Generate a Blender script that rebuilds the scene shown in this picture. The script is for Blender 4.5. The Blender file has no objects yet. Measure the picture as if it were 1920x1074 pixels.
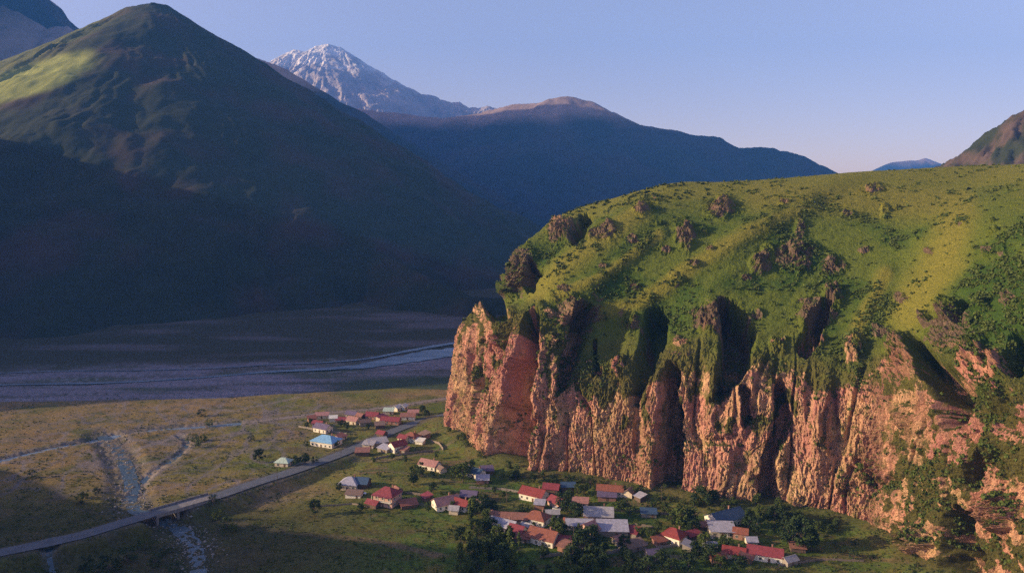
import bpy, math, random
import numpy as np
from mathutils import Vector, Matrix
from concurrent.futures import ThreadPoolExecutor

# ------------------------------------------------------------------ camera, sky, sun, exposure
S = bpy.context.scene
COL = S.collection
CAM_H, PITCH, FPX = 150.0, math.radians(6.4), 1400.0
cam_d = bpy.data.cameras.new("camera")
cam = bpy.data.objects.new("camera", cam_d); COL.objects.link(cam)
cam.location = (0, 0, CAM_H); cam.rotation_euler = (math.radians(90) - PITCH, 0, 0)
cam_d.sensor_width = 36.0; cam_d.lens = 36.0 * FPX / 1920.0
cam_d.clip_start = 1.0; cam_d.clip_end = 60000.0
S.camera = cam

SUN_EL, SUN_ROT = math.radians(16.5), math.radians(266.0)
world = bpy.data.worlds.new("World"); S.world = world; world.use_nodes = True
wn = world.node_tree
sky = wn.nodes.new("ShaderNodeTexSky"); sky.sky_type = 'NISHITA'; sky.sun_disc = False
sky.sun_elevation = SUN_EL; sky.sun_rotation = SUN_ROT
sky.air_density = 0.9; sky.dust_density = 0.9; sky.ozone_density = 0.3; sky.altitude = 0
wbal = wn.nodes.new("ShaderNodeMix"); wbal.data_type = 'RGBA'; wbal.blend_type = 'MULTIPLY'; wbal.inputs[0].default_value = 1.0
wbal.inputs[7].default_value = (1.56, 1.10, 1.14, 1)      # warm morning white balance
wn.links.new(sky.outputs[0], wbal.inputs[6]); wn.links.new(wbal.outputs[2], wn.nodes["Background"].inputs[0])
wn.nodes["Background"].inputs[1].default_value = 0.09
sl = bpy.data.lights.new("sun", 'SUN'); sl.energy = 5.0; sl.angle = math.radians(0.5); sl.color = (1.0, 0.76, 0.44)
sun = bpy.data.objects.new("sun", sl); COL.objects.link(sun)
SD = Vector((math.sin(SUN_ROT) * math.cos(SUN_EL), math.cos(SUN_ROT) * math.cos(SUN_EL), math.sin(SUN_EL)))
sun.rotation_euler = SD.to_track_quat('Z', 'Y').to_euler()
S.view_settings.view_transform = 'Standard'; S.view_settings.look = 'None'
S.view_settings.exposure = 1.05; S.view_settings.gamma = 1.0
S.render.engine = 'CYCLES'
S.cycles.use_denoising = False
S.cycles.max_bounces = 4; S.cycles.diffuse_bounces = 1; S.cycles.volume_bounces = 1
S.cycles.volume_step_rate = 4.0

rng = np.random.RandomState(7)
rnd = random.Random(11)

# ------------------------------------------------------------------ projection helpers (metres <-> photograph)
def slope_of(py):                       # tangent of elevation of a photo row (centre column)
    return np.tan(np.arctan((537.0 - np.asarray(py, float)) / FPX) - PITCH)
def at_depth(px, py, Y):                # point at forward distance Y
    px = np.asarray(px, float); py = np.asarray(py, float); Y = np.asarray(Y, float)
    v = (537.0 - py) / FPX
    c, s = math.cos(PITCH), math.sin(PITCH)
    dy = c + v * s; dz = -s + v * c
    t = Y / dy
    return np.stack([(px - 960.0) / FPX * t, Y + 0 * t, CAM_H + dz * t], -1)
def on_z(px, py, z=0.0):
    v = (537.0 - py) / FPX
    c, s = math.cos(PITCH), math.sin(PITCH)
    dy = c + v * s; dz = -s + v * c
    t = (z - CAM_H) / dz
    return ((px - 960.0) / FPX * t, dy * t, z)
def to_px(P):
    x, y, z = P[..., 0], P[..., 1], P[..., 2] - CAM_H
    c, s = math.cos(PITCH), math.sin(PITCH)
    f = y * c - z * s; u = y * s + z * c
    f = np.maximum(f, 1.0)
    return 960 + FPX * x / f, 537 - FPX * u / f

# ------------------------------------------------------------------ noise
_perm = rng.permutation(4096)
_val = rng.rand(4096) * 2 - 1
_grad = rng.normal(size=(4096, 3)); _grad /= np.linalg.norm(_grad, axis=1)[:, None]
_permc = np.concatenate([_perm, _perm]).astype(np.int32)
_gx, _gy, _gz = (_grad[:, i].astype(np.float32) for i in range(3))
POOL = ThreadPoolExecutor(4)
def _noise1(x, y, z):
    xi, yi = np.floor(x).astype(np.int32), np.floor(y).astype(np.int32)
    xf, yf = (x - xi).astype(np.float32), (y - yi).astype(np.float32)
    fl = np.isscalar(z); zi = int(math.floor(z)) if fl else np.floor(z).astype(np.int32); zf = np.float32(z - zi) if fl else (z - zi).astype(np.float32)
    f = lambda t: t * t * t * (t * (t * 6 - 15) + 10)
    u, v, w = f(xf), f(yf), f(zf)
    hx = [_permc[(xi + d) & 4095] for d in (0, 1)]
    r = np.zeros(x.shape, np.float32)
    for dy in (0, 1):
        wy = v if dy else 1 - v
        for dx in (0, 1):
            hy = _permc[(hx[dx] + yi + dy) & 4095]; wxy = wy * (u if dx else 1 - u)
            for dz in (0, 1):
                h = _permc[(hy + zi + dz) & 4095]
                r += (_gx[h] * (xf - dx) + _gy[h] * (yf - dy) + _gz[h] * (zf - dz)) * (wxy * (w if dz else 1 - w))
    return r * 1.6
def noise(x, y, z=0.0):
    xs = [np.asarray(t, float) for t in (x, y, z)]
    sc = xs[2].ndim == 0; shp = np.broadcast_shapes(*[t.shape for t in xs])
    X, Y = (np.broadcast_to(t, shp).reshape(-1) for t in xs[:2])
    Z = float(xs[2]) if sc else np.broadcast_to(xs[2], shp).reshape(-1)
    n = X.size
    if n < 20000: return _noise1(X, Y, Z).reshape(shp).astype(float)
    k = np.linspace(0, n, max(4, n // 60000) + 1).astype(int)
    out = POOL.map(lambda i: _noise1(X[k[i]:k[i + 1]], Y[k[i]:k[i + 1]], Z if sc else Z[k[i]:k[i + 1]]), range(len(k) - 1))
    return np.concatenate(list(out)).reshape(shp).astype(float)
def fbm(x, y, z=0.0, o=4, g=0.5):
    r = 0; a = 1.0; t = 0
    for i in range(o):
        k = 2.03 ** i
        r = r + a * noise(x * k + 13.7 * i, y * k + 5.1 * i, z * k + 9.3 * i); t += a; a *= g
    return r / t
def ridged(x, y, z=0.0, o=4, g=0.5):
    r = 0; a = 1.0; t = 0
    for i in range(o):
        k = 2.07 ** i
        r = r + a * (1 - 2.2 * np.abs(noise(x * k + 3.3 * i, y * k + 7.9 * i, z * k + 1.7 * i))); t += a; a *= g
    return r / t
def sstep(a, b, x):
    t = np.clip((x - a) / (b - a), 0, 1); return t * t * (3 - 2 * t)
def poly_dist(X, Y, pts, reach=70.0):   # distance to a polyline (far points read 1e6) and the arc parameter (index + fraction)
    X, Y = np.broadcast_arrays(np.asarray(X, float), np.asarray(Y, float)); shp = X.shape
    x = X.reshape(-1); y = Y.reshape(-1); P = np.array([p[:2] for p in pts], float)
    best = np.full(x.shape, 1e6); par = np.zeros(x.shape)
    for s0 in range(0, len(P) - 1, 6):
        s1 = min(len(P) - 1, s0 + 6); lo = P[s0:s1 + 1].min(0) - reach; hi = P[s0:s1 + 1].max(0) + reach
        I = np.nonzero((x > lo[0]) & (x < hi[0]) & (y > lo[1]) & (y < hi[1]))[0]
        if not len(I): continue
        xs, ys, bs, ps = x[I], y[I], best[I], par[I]
        for i in range(s0, s1):
            ax, ay = P[i]; dx, dy = P[i + 1] - P[i]; L = dx * dx + dy * dy + 1e-9
            t = np.clip(((xs - ax) * dx + (ys - ay) * dy) / L, 0, 1)
            d = np.hypot(xs - ax - t * dx, ys - ay - t * dy); m = d < bs
            bs = np.where(m, d, bs); ps = np.where(m, i + t, ps)
        best[I] = bs; par[I] = ps
    return best.reshape(shp), par.reshape(shp)

# ------------------------------------------------------------------ materials
def mat_new(name, rough=0.9, spec=0.2):
    m = bpy.data.materials.new(name); m.use_nodes = True
    b = m.node_tree.nodes["Principled BSDF"]
    b.inputs["Roughness"].default_value = rough
    b.inputs["Specular IOR Level"].default_value = spec
    return m, m.node_tree, b
def nd(nt, t, **kw):
    n = nt.nodes.new(t)
    for k, v in kw.items(): setattr(n, k, v)
    return n
def mixrgb(nt, a, b, fac, mode='MIX'):
    n = nd(nt, "ShaderNodeMix", data_type='RGBA', blend_type=mode)
    for sock, v in ((n.inputs[0], fac), (n.inputs[6], a), (n.inputs[7], b)):
        if hasattr(v, "is_output"): nt.links.new(v, sock)
        elif isinstance(v, (int, float)): sock.default_value = v
        else: sock.default_value = (*v, 1)
    return n.outputs[2]
def noise_tex(nt, scale, detail=5, rough=0.6, vec=None):
    n = nd(nt, "ShaderNodeTexNoise"); n.inputs["Scale"].default_value = scale
    n.inputs["Detail"].default_value = detail; n.inputs["Roughness"].default_value = rough
    if vec is not None: nt.links.new(vec, n.inputs["Vector"])
    return n.outputs[0]
def ramp(nt, src, lo, hi, a=0.0, b=1.0):
    n = nd(nt, "ShaderNodeMapRange"); n.inputs[1].default_value = lo; n.inputs[2].default_value = hi
    n.inputs[3].default_value = a; n.inputs[4].default_value = b
    nt.links.new(src, n.inputs[0]); return n.outputs[0]
def objcoord(nt, sx=1, sy=1, sz=1):
    tc = nd(nt, "ShaderNodeTexCoord"); mp = nd(nt, "ShaderNodeMapping")
    mp.inputs["Scale"].default_value = (sx, sy, sz)
    nt.links.new(tc.outputs["Object"], mp.inputs[0]); return mp.outputs[0]
def bump(nt, b, src, strength, dist):
    n = nd(nt, "ShaderNodeBump"); n.inputs["Strength"].default_value = strength; n.inputs["Distance"].default_value = dist
    nt.links.new(src, n.inputs["Height"]); nt.links.new(n.outputs[0], b.inputs["Normal"])
def simple_mat(name, c, var=0.25, scale=1.5, rough=0.85, spec=0.2, streak=False, metal=0.0):
    m, nt, b = mat_new(name, rough, spec)
    v = objcoord(nt, 1, 1, 0.25 if streak else 1)
    f = noise_tex(nt, scale, 5, 0.65, v)
    lo = tuple(x * (1 - var) for x in c); hi = tuple(min(1, x * (1 + var)) for x in c)
    nt.links.new(mixrgb(nt, lo, hi, ramp(nt, f, 0.3, 0.7)), b.inputs["Base Color"])
    b.inputs["Metallic"].default_value = metal
    return m
def vcol_mat(name, fine, var, bstr, bdist, rough=0.95, spec=0.1, fine2=None):
    m, nt, b = mat_new(name, rough, spec)
    at = nd(nt, "ShaderNodeVertexColor", layer_name="Col")
    v = objcoord(nt)
    f = noise_tex(nt, fine, 6, 0.7, v)
    c = mixrgb(nt, at.outputs[0], (1 - var,) * 3, 1.0, 'MULTIPLY')
    c2 = mixrgb(nt, at.outputs[0], (1 + var,) * 3, 1.0, 'MULTIPLY')
    o = mixrgb(nt, c, c2, ramp(nt, f, 0.3, 0.7))
    if fine2:
        g = noise_tex(nt, fine2, 3, 0.6, v)
        o = mixrgb(nt, o, (0.62, 0.66, 0.55), ramp(nt, g, 0.54, 0.66), 'MULTIPLY')
    nt.links.new(o, b.inputs["Base Color"])
    if bstr: bump(nt, b, f, bstr, bdist)
    return m

# ------------------------------------------------------------------ mesh helpers
def link(name, me, mat=None, parent=None, smooth=False):
    o = bpy.data.objects.new(name, me); COL.objects.link(o)
    if mat is not None:
        for mm in (mat if isinstance(mat, (list, tuple)) else [mat]): me.materials.append(mm)
    if parent is not None: o.parent = parent
    if smooth: me.polygons.foreach_set("use_smooth", [True] * len(me.polygons))
    return o
def grid_mesh(name, P, wrap=False, col=None, extra=None):
    h, w = P.shape[:2]
    idx = np.arange(h * w).reshape(h, w)
    if wrap:
        a = idx; b = np.roll(idx, -1, 1)
        q = np.stack([a[:-1], b[:-1], b[1:], a[1:]], -1).reshape(-1, 4)
    else:
        q = np.stack([idx[:-1, :-1], idx[:-1, 1:], idx[1:, 1:], idx[1:, :-1]], -1).reshape(-1, 4)
    me = bpy.data.meshes.new(name)
    me.vertices.add(h * w); me.vertices.foreach_set("co", P.reshape(-1).astype(np.float32))
    me.loops.add(q.size); me.loops.foreach_set("vertex_index", q.reshape(-1).astype(np.int32))
    me.polygons.add(len(q)); me.polygons.foreach_set("loop_start", np.arange(0, q.size, 4, dtype=np.int32))
    me.polygons.foreach_set("loop_total", np.full(len(q), 4, np.int32))
    me.update(calc_edges=True)
    me.polygons.foreach_set("use_smooth", np.ones(len(q), bool))
    if col is not None:
        c = np.ones((h * w, 4), np.float32); c[:, :3] = np.clip(col.reshape(-1, 3), 0, 1)
        a = me.color_attributes.new("Col", 'FLOAT_COLOR', 'POINT'); a.data.foreach_set("color", c.reshape(-1))
    for k, v in (extra or {}).items():
        a = me.attributes.new(k, 'FLOAT', 'POINT'); a.data.foreach_set("value", v.reshape(-1).astype(np.float32))
    return me
def raw_mesh(name, verts, faces):
    me = bpy.data.meshes.new(name); me.from_pydata([tuple(v) for v in verts], [], faces); me.update(); return me
class MB:
    def __init__(s): s.v = []; s.f = []; s.m = []
    def box(s, x0, x1, y0, y1, z0, z1, m=0):
        n = len(s.v)
        s.v += [(x0, y0, z0), (x1, y0, z0), (x1, y1, z0), (x0, y1, z0), (x0, y0, z1), (x1, y0, z1), (x1, y1, z1), (x0, y1, z1)]
        for q in ((0, 3, 2, 1), (4, 5, 6, 7), (0, 1, 5, 4), (1, 2, 6, 5), (2, 3, 7, 6), (3, 0, 4, 7)):
            s.f.append(tuple(n + i for i in q)); s.m.append(m)
    def poly(s, pts, m=0):
        n = len(s.v); s.v += [tuple(p) for p in pts]; s.f.append(tuple(range(n, n + len(pts)))); s.m.append(m)
    def cone(s, p0, p1, r0, r1, n=7, m=0):
        p0, p1 = Vector(p0), Vector(p1); d = (p1 - p0).normalized()
        a = d.orthogonal().normalized(); b = d.cross(a); k = len(s.v)
        for p, r in ((p0, r0), (p1, r1)):
            for i in range(n):
                t = 2 * math.pi * i / n; s.v.append(tuple(p + (a * math.cos(t) + b * math.sin(t)) * r))
        for i in range(n):
            j = (i + 1) % n; s.f.append((k + i, k + j, k + n + j, k + n + i)); s.m.append(m)
        s.f.append(tuple(k + n + i for i in range(n))); s.m.append(m)
        s.f.append(tuple(k + n - 1 - i for i in range(n))); s.m.append(m)
    def mesh(s, name):
        me = raw_mesh(name, s.v, s.f); return me
    def build(s, name, mat, parent=None): return link(name, s.mesh(name), mat, parent)
def tag(o, label=None, cat=None, group=None, kind=None):
    if label: o['label'] = label
    if cat: o['category'] = cat
    if group: o['group'] = group
    if kind: o['kind'] = kind
    return o
def empty(name, loc, rz=0.0):
    o = bpy.data.objects.new(name, None); COL.objects.link(o); o.location = loc; o.rotation_euler = (0, 0, rz); o.empty_display_size = 1
    return o

# ------------------------------------------------------------------ layout curves on the valley floor (world metres)
def ground_pts(L, z=0.0): return [on_z(x, y, z)[:2] for x, y in L]
ROAD_PX = [(-260, 1078), (-60, 1046), (40, 1027), (150, 1003), (240, 976), (320, 952), (400, 931), (480, 904), (560, 879), (640, 850), (700, 824), (765, 797), (840, 777), (900, 768)]
ROAD_Z = [2.6, 2.6, 2.6, 2.6, 2.5, 2.4, 2.0, 1.4, 0.9, 0.5, 0.3, 0.3, 0.3, 0.3]
ROAD = [on_z(x, y, z) for (x, y), z in zip(ROAD_PX, ROAD_Z)]
def smooth_line(P, n):
    P = np.array(P, float); m = len(P); t = np.linspace(0, m - 1, n); i = np.clip(t.astype(int), 0, m - 2); f = (t - i)[:, None]
    g = lambda k: P[np.clip(k, 0, m - 1)]
    a, b, c, d = g(i - 1), g(i), g(i + 1), g(i + 2)
    return 0.5 * (2 * b + (c - a) * f + (2 * a - 5 * b + 4 * c - d) * f ** 2 + (3 * b - a - 3 * c + d) * f ** 3)
ROADS = smooth_line(ROAD, 160)
STREAM_N = ground_pts([(190, 812), (215, 835), (235, 868), (246, 905), (243, 935), (262, 955), (305, 968), (345, 985), (362, 1010), (368, 1045), (360, 1090), (340, 1150)])
STREAM = smooth_line([(*p, 0) for p in STREAM_N], 90)
CHANNEL = smooth_line([(*p, 0) for p in ground_pts([(-200, 895), (-60, 876), (0, 862), (80, 842), (150, 828), (200, 815), (290, 803), (380, 797), (470, 792)])], 60)
UPROAD = smooth_line([(*p, 0.3) for p in ground_pts([(470, 792), (560, 781), (620, 774), (700, 767), (780, 756), (845, 746), (900, 738)])], 60)
TERRACE = ground_pts([(-900, 800), (-300, 768), (0, 752), (150, 750), (300, 748), (450, 742), (600, 733), (750, 728), (860, 728), (1000, 726), (1500, 722)])
RIVER = smooth_line([(*p, 0) for p in ground_pts([(-700, 742), (-250, 728), (0, 716), (200, 712), (380, 702), (500, 692), (600, 687), (680, 681), (760, 668), (850, 655), (940, 648), (1100, 640)])], 80)
CREEK2 = smooth_line([(*p, 0) for p in ground_pts([(335, 815), (352, 828), (330, 855), (290, 880), (262, 905), (248, 930)])], 40)
DRAIN = smooth_line([(*p, 0) for p in ground_pts([(95, 1012), (92, 1040), (104, 1060), (112, 1100)])], 20)

CLIFF_BASE = [(838, 795), (880, 830), (930, 862), (1000, 888), (1070, 898), (1160, 914), (1250, 930), (1340, 944), (1440, 955), (1540, 968), (1640, 990), (1730, 1050), (1820, 1110), (1930, 1180), (2080, 1260), (2300, 1360)]
CBW = ground_pts(CLIFF_BASE)

def terrace_side(X, Y):
    tx = np.array([p[0] for p in TERRACE]); ty = np.array([p[1] for p in TERRACE])
    return Y - np.interp(X, tx, ty) - 6 * fbm(X / 60, Y / 60, 3.1, 3)
_SEG = ROADS[::2]
def height(X, Y, detail=True):
    X = np.asarray(X, float); Y = np.asarray(Y, float)
    h = 0.9 * fbm(X / 55, Y / 55, 0.3, 3) + 0.35 * fbm(X / 9, Y / 9, 1.7, 3)
    d = terrace_side(X, Y)
    h = h - 3.0 * sstep(-3, 6, d) + sstep(200, 520, d) * 14
    # ground drops toward the stream on the near side of the road
    dr, pr = poly_dist(X, Y, _SEG)
    rx, ry = _SEG[:, 0], _SEG[:, 1]
    south = Y < np.interp(X, rx, ry)
    zr = np.interp(X, rx, _SEG[:, 2])
    low = sstep(-60, -120, X) * south
    h = h - 3.2 * low * sstep(2, 16, dr)
    ds, _ = poly_dist(X, Y, STREAM)
    near = np.maximum(0, 1 - dr / 4.5)
    gul = sstep(9, 2.5, ds + 2.5 * fbm(X / 6, Y / 6, 8.0, 2))
    emb = sstep(13, 5.2, dr)
    h = h * (1 - emb) + emb * (zr - 0.35)
    h = h * (1 - sstep(13, 5.5, ds)) + sstep(13, 5.5, ds) * np.minimum(h, h * 0.25 - 2.6 * (0.6 + 0.4 * sstep(-150, -110, X)) - 1.5 * low)
    rough = fbm(X / 3.2, Y / 3.2, 14.0, 3)
    h = h + 0.9 * rough * sstep(12, 5, ds) * sstep(4.5, 8, dr)
    dc, _ = poly_dist(X, Y, CHANNEL); h = h - 1.3 * sstep(5.5, 1.0, dc) + 0.9 * rough * sstep(10, 4, dc)
    d2, _ = poly_dist(X, Y, CREEK2); h = h - 0.7 * sstep(3.5, 0.8, d2) + 0.7 * rough * sstep(8, 3, d2)
    du, _ = poly_dist(X, Y, UPROAD); e = sstep(9, 4, du); h = h * (1 - e) + e * 0.25
    db, pb = poly_dist(X, Y, CBW)
    h = h + 4.5 * sstep(28, 0, db) ** 1.5
    dk, _ = poly_dist(X, Y, DRAIN); h = h - 2.0 * sstep(5, 1.5, dk) * south
    return h
def ground_at(px, py, dz=0.0):
    z = 0.0
    for _ in range(8):
        x, y, _z = on_z(px, py, z); z = float(height(np.array([x]), np.array([y]))[0]) + dz
    return Vector((x, y, z))

def mixc(a, b, t): return np.asarray(a) + (np.asarray(b) - np.asarray(a)) * np.clip(t, 0, 1)[..., None]
def ground_color(X, Y, Z):
    P = np.stack([X, Y, Z], -1); px, py = to_px(P)
    n1 = fbm(X / 40, Y / 40, 5, 4); n2 = fbm(X / 7, Y / 7, 6, 4); n3 = fbm(X / 90 + 4, Y / 18, 7, 4)
    C = np.zeros(X.shape + (3,)) + np.array([0.170, 0.145, 0.036])            # olive meadow
    C = mixc(C, np.array([0.22, 0.150, 0.070]), sstep(-0.05, 0.45, n1 + 0.5 * n3))   # dry brown field
    C = mixc(C, np.array([0.095, 0.12, 0.022]), sstep(0.0, 0.5, -n1 + 0.4 * n2))
    lawn = sstep(-130, -40, X) * sstep(560, 480, Y)
    C = mixc(C, np.array([0.080, 0.125, 0.022]), lawn * sstep(-0.25, 0.3, n1 + 0.6 * n2 + 0.1))
    C = mixc(C, np.array([0.16, 0.12, 0.06]), lawn * sstep(0.3, 0.55, n2 + 0.3 * n3))
    # brown dry grassland left of the stream
    C = mixc(C, np.array([0.21, 0.135, 0.060]), sstep(-165, -215, X) * sstep(620, 560, Y) * (0.7 + 0.5 * n2) * sstep(330, 400, Y))
    C = C * (1 + 0.35 * np.clip(n2, -1, 1))[..., None]
    C = mixc(C, np.array([0.03, 0.045, 0.016]), sstep(0.35, 0.55, fbm(X / 4.5, Y / 4.5, 21, 3)) * (0.35 + 0.6 * lawn))
    gravel = np.array([0.22, 0.19, 0.19])
    d = terrace_side(X, Y)
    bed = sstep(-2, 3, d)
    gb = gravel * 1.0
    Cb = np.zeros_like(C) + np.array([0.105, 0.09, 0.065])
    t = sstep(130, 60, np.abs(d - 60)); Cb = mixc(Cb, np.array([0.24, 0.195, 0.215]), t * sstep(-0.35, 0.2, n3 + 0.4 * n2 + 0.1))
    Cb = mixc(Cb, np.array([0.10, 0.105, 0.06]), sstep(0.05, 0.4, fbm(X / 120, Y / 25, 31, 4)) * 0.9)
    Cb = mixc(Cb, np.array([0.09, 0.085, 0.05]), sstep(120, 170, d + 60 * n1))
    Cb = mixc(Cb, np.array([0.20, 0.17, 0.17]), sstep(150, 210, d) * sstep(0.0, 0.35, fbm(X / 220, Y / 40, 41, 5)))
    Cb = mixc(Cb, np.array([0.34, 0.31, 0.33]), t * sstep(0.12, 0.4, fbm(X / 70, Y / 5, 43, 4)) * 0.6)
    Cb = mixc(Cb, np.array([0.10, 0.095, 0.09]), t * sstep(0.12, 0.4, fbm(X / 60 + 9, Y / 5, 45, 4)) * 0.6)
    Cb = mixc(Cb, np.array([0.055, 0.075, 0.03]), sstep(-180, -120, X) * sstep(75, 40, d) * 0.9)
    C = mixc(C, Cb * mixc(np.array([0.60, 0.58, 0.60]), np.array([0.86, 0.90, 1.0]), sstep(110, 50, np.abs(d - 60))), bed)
    ds, _ = poly_dist(X, Y, STREAM); C = mixc(C, np.array([0.13, 0.115, 0.10]), sstep(15, 5, ds + 12 * n2 + 4 * n1) * 0.8)
    dk, _ = poly_dist(X, Y, CREEK2); C = mixc(C, np.array([0.23, 0.19, 0.17]), sstep(7, 2.5, dk + 3 * n2) * 0.9)
    dc, _ = poly_dist(X, Y, CHANNEL); C = mixc(C, np.array([0.19, 0.16, 0.15]), sstep(9, 4, dc + 4 * n2) * 0.8)
    dr, _ = poly_dist(X, Y, _SEG); C = mixc(C, np.array([0.10, 0.085, 0.065]), sstep(9, 5.5, dr + 2 * n2) * 0.9)
    du, _ = poly_dist(X, Y, UPROAD); C = mixc(C, np.array([0.20, 0.16, 0.14]), sstep(7, 4, du + 2 * n2) * 0.9)
    dd, _ = poly_dist(X, Y, DRAIN); C = mixc(C, np.array([0.25, 0.25, 0.26]), sstep(4, 1.5, dd + n2) * 0.7)
    for L, w, c in TRACKS:
        dt, _ = poly_dist(X, Y, L); C = mixc(C, np.array(c), sstep(w * 1.6, w * 0.6, dt + 1.2 * n2) * 0.8)
    C = mixc(C, np.array([0.060, 0.085, 0.020]), (1 - bed) * sstep(0.05, 0.35, fbm(X / 30, Y / 16, 51, 5, .6)) * 0.6)
    C = mixc(C, np.array([0.11, 0.075, 0.045]), (1 - bed) * sstep(0.1, 0.4, fbm(X / 22, Y / 9, 57, 5, .6)) * 0.55)
    reg = sstep(-345, -290, X) * sstep(-95, -150, X + 25 * n1) * sstep(350, 385, Y) * sstep(575, 535, Y)
    br = np.maximum(sstep(.10, .02, np.abs(noise((X + 8 * n1) / 24, Y / 42, 9.0))), sstep(.12, .03, np.abs(noise((X + 5 * n2) / 12, Y / 20, 19.0))) * .7)
    C = mixc(C, np.array([0.17, 0.145, 0.150]), br * reg * 0.8)
    C = mixc(C, np.array([0.055, 0.06, 0.025]), reg * sstep(0.1, 0.4, fbm(X / 14, Y / 10, 27, 4)) * 0.7)
    fl = sstep(-60, -140, X) * sstep(620, 570, Y); C = mixc(C, np.array([0.16, 0.13, 0.13]), fl * sstep(.10, .02, np.abs(noise(X / 60, (Y + 6 * n1) / 11, 39.0))) * 0.45)
    C = plots(C, X, Y, n2)
    C = mixc(C, np.array([0.045, 0.048, 0.022]) * (1 + .4 * n2)[..., None], sstep(-20, -110, X) * sstep(395, 330, Y + 20 * n1) * 0.8 * sstep(4, 9, dr))  # near-field shade at lower left deepened here in the ground colour
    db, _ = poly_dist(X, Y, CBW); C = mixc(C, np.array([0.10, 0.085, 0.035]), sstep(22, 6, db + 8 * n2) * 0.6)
    return np.clip(C, 0.01, 0.6)
PLOTS = [(905, 930, 26, 12, -8), (950, 915, 22, 11, -6), (800, 905, 16, 10, -20), (850, 870, 20, 12, 10), (1200, 975, 18, 9, -4), (1250, 960, 20, 8, -4), (1190, 945, 16, 8, -4), (1290, 975, 12, 8, -4), (760, 900, 14, 9, -15),
         (700, 880, 16, 9, 15), (1060, 1010, 12, 7, -20), (960, 945, 16, 8, -25), (1160, 1050, 16, 9, 5), (1320, 1060, 14, 9, -10), (640, 930, 14, 8, -8), (560, 845, 20, 10, -22), (820, 935, 12, 7, 10), (1050, 880, 14, 7, -15)]
def plots(C, X, Y, n2):
    for i, (px, py, w, d, rz) in enumerate(PLOTS):
        gx, gy, _ = on_z(px, py, 0.0); c, s_ = math.cos(math.radians(rz)), math.sin(math.radians(rz))
        u = (X - gx) * c + (Y - gy) * s_; v = -(X - gx) * s_ + (Y - gy) * c
        k = sstep(w / 2 + .6, w / 2 - .4, np.abs(u)) * sstep(d / 2 + .6, d / 2 - .4, np.abs(v))
        soil = np.array([(0.16, 0.105, 0.06), (0.06, 0.10, 0.02), (0.20, 0.17, 0.05)][i % 3]); row = 0.5 + 0.5 * np.sin((v if i % 2 else u) * 3.2)
        C = mixc(C, mixc(np.zeros_like(C) + soil, np.array([0.045, 0.085, 0.018]), row * (0.6 + n2)), k * .85)
    return C
TRACKS = [
    (ground_pts([(430, 968), (520, 985), (600, 998), (700, 1012), (820, 1040)]), 2.2, (0.20, 0.14, 0.085)),
    (ground_pts([(700, 880), (780, 888), (860, 905), (960, 912)]), 1.2, (0.17, 0.14, 0.08)),
    (ground_pts([(640, 858), (720, 862), (800, 850), (850, 835)]), 1.5, (0.18, 0.14, 0.09)),
    (ground_pts([(760, 940), (850, 955), (930, 962), (1060, 1020), (1200, 1040), (1300, 1045)]), 1.6, (0.17, 0.135, 0.085)),
    (ground_pts([(1150, 955), (1220, 960), (1320, 965)]), 1.2, (0.15, 0.12, 0.07)),
    (ground_pts([(380, 765), (440, 772), (500, 758), (560, 745)]), 1.6, (0.24, 0.2, 0.17)),
    (ground_pts([(0, 790), (120, 778), (260, 772), (380, 760)]), 1.4, (0.2, 0.15, 0.1)),
    (ground_pts([(230, 850), (290, 832), (340, 812)]), 2.0, (0.2, 0.17, 0.15)),
    (ground_pts([(1480, 1050), (1600, 1040), (1700, 1062)]), 1.6, (0.20, 0.14, 0.07)),
]

# ------------------------------------------------------------------ ground sheet (one sheet to the horizon)
def build_ground():
    inv = np.linspace(1 / 170.0, 1 / 1600.0, 640)
    r = np.concatenate([np.linspace(2, 165, 22), 1 / inv, np.geomspace(1680, 26000, 40)])
    a = np.concatenate([np.radians(np.linspace(-44, 44, 1150)), np.radians(np.linspace(46, 314, 60))])
    A, R = np.meshgrid(a, r)
    X = np.clip(np.sin(A) * R, -5590, 8990); Y = np.clip(np.cos(A) * R, -1490, 10990)
    Z = height(X, Y)
    Z = np.where(R > 3000, -3, Z)
    P = np.stack([X, Y, Z], -1)
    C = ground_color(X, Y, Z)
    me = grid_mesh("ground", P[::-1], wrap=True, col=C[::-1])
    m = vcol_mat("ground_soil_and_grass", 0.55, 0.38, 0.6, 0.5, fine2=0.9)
    o = link("ground", me, m); tag(o, kind='structure')
build_ground()

def ribbon(name, L, w, lift, mat, kind='structure', ragged=0.0, follow=True, zfix=None, level=False):
    L = np.array(L, float); T = np.gradient(L[:, :2], axis=0); T /= np.linalg.norm(T, axis=1)[:, None]
    N = np.stack([-T[:, 1], T[:, 0]], -1)
    K = np.linspace(-1, 1, 9)
    w = np.broadcast_to(np.asarray(w, float), (len(L),))
    P = np.zeros((len(L), 9, 3))
    for j, k in enumerate(K):
        ww = w * k * 0.5
        if ragged: ww = ww * (1 + ragged * fbm(L[:, 0] / 9 + 5 * np.sign(k), L[:, 1] / 9, 2.0, 3))
        P[:, j, 0] = L[:, 0] + N[:, 0] * ww; P[:, j, 1] = L[:, 1] + N[:, 1] * ww
        if zfix is not None: P[:, j, 2] = zfix
        elif level:
            zc = height(L[:, 0], L[:, 1]); zc = np.convolve(np.pad(zc, 4, 'edge'), np.ones(9) / 9, 'valid'); P[:, j, 2] = zc + lift
        elif follow: P[:, j, 2] = height(P[:, j, 0], P[:, j, 1]) + lift
        else: P[:, j, 2] = L[:, 2] + lift
    o = link(name, grid_mesh(name, P[:, ::-1]), mat); tag(o, kind=kind); return o
asphalt, nt, b = mat_new("road_asphalt", 0.7, 0.3)
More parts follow.
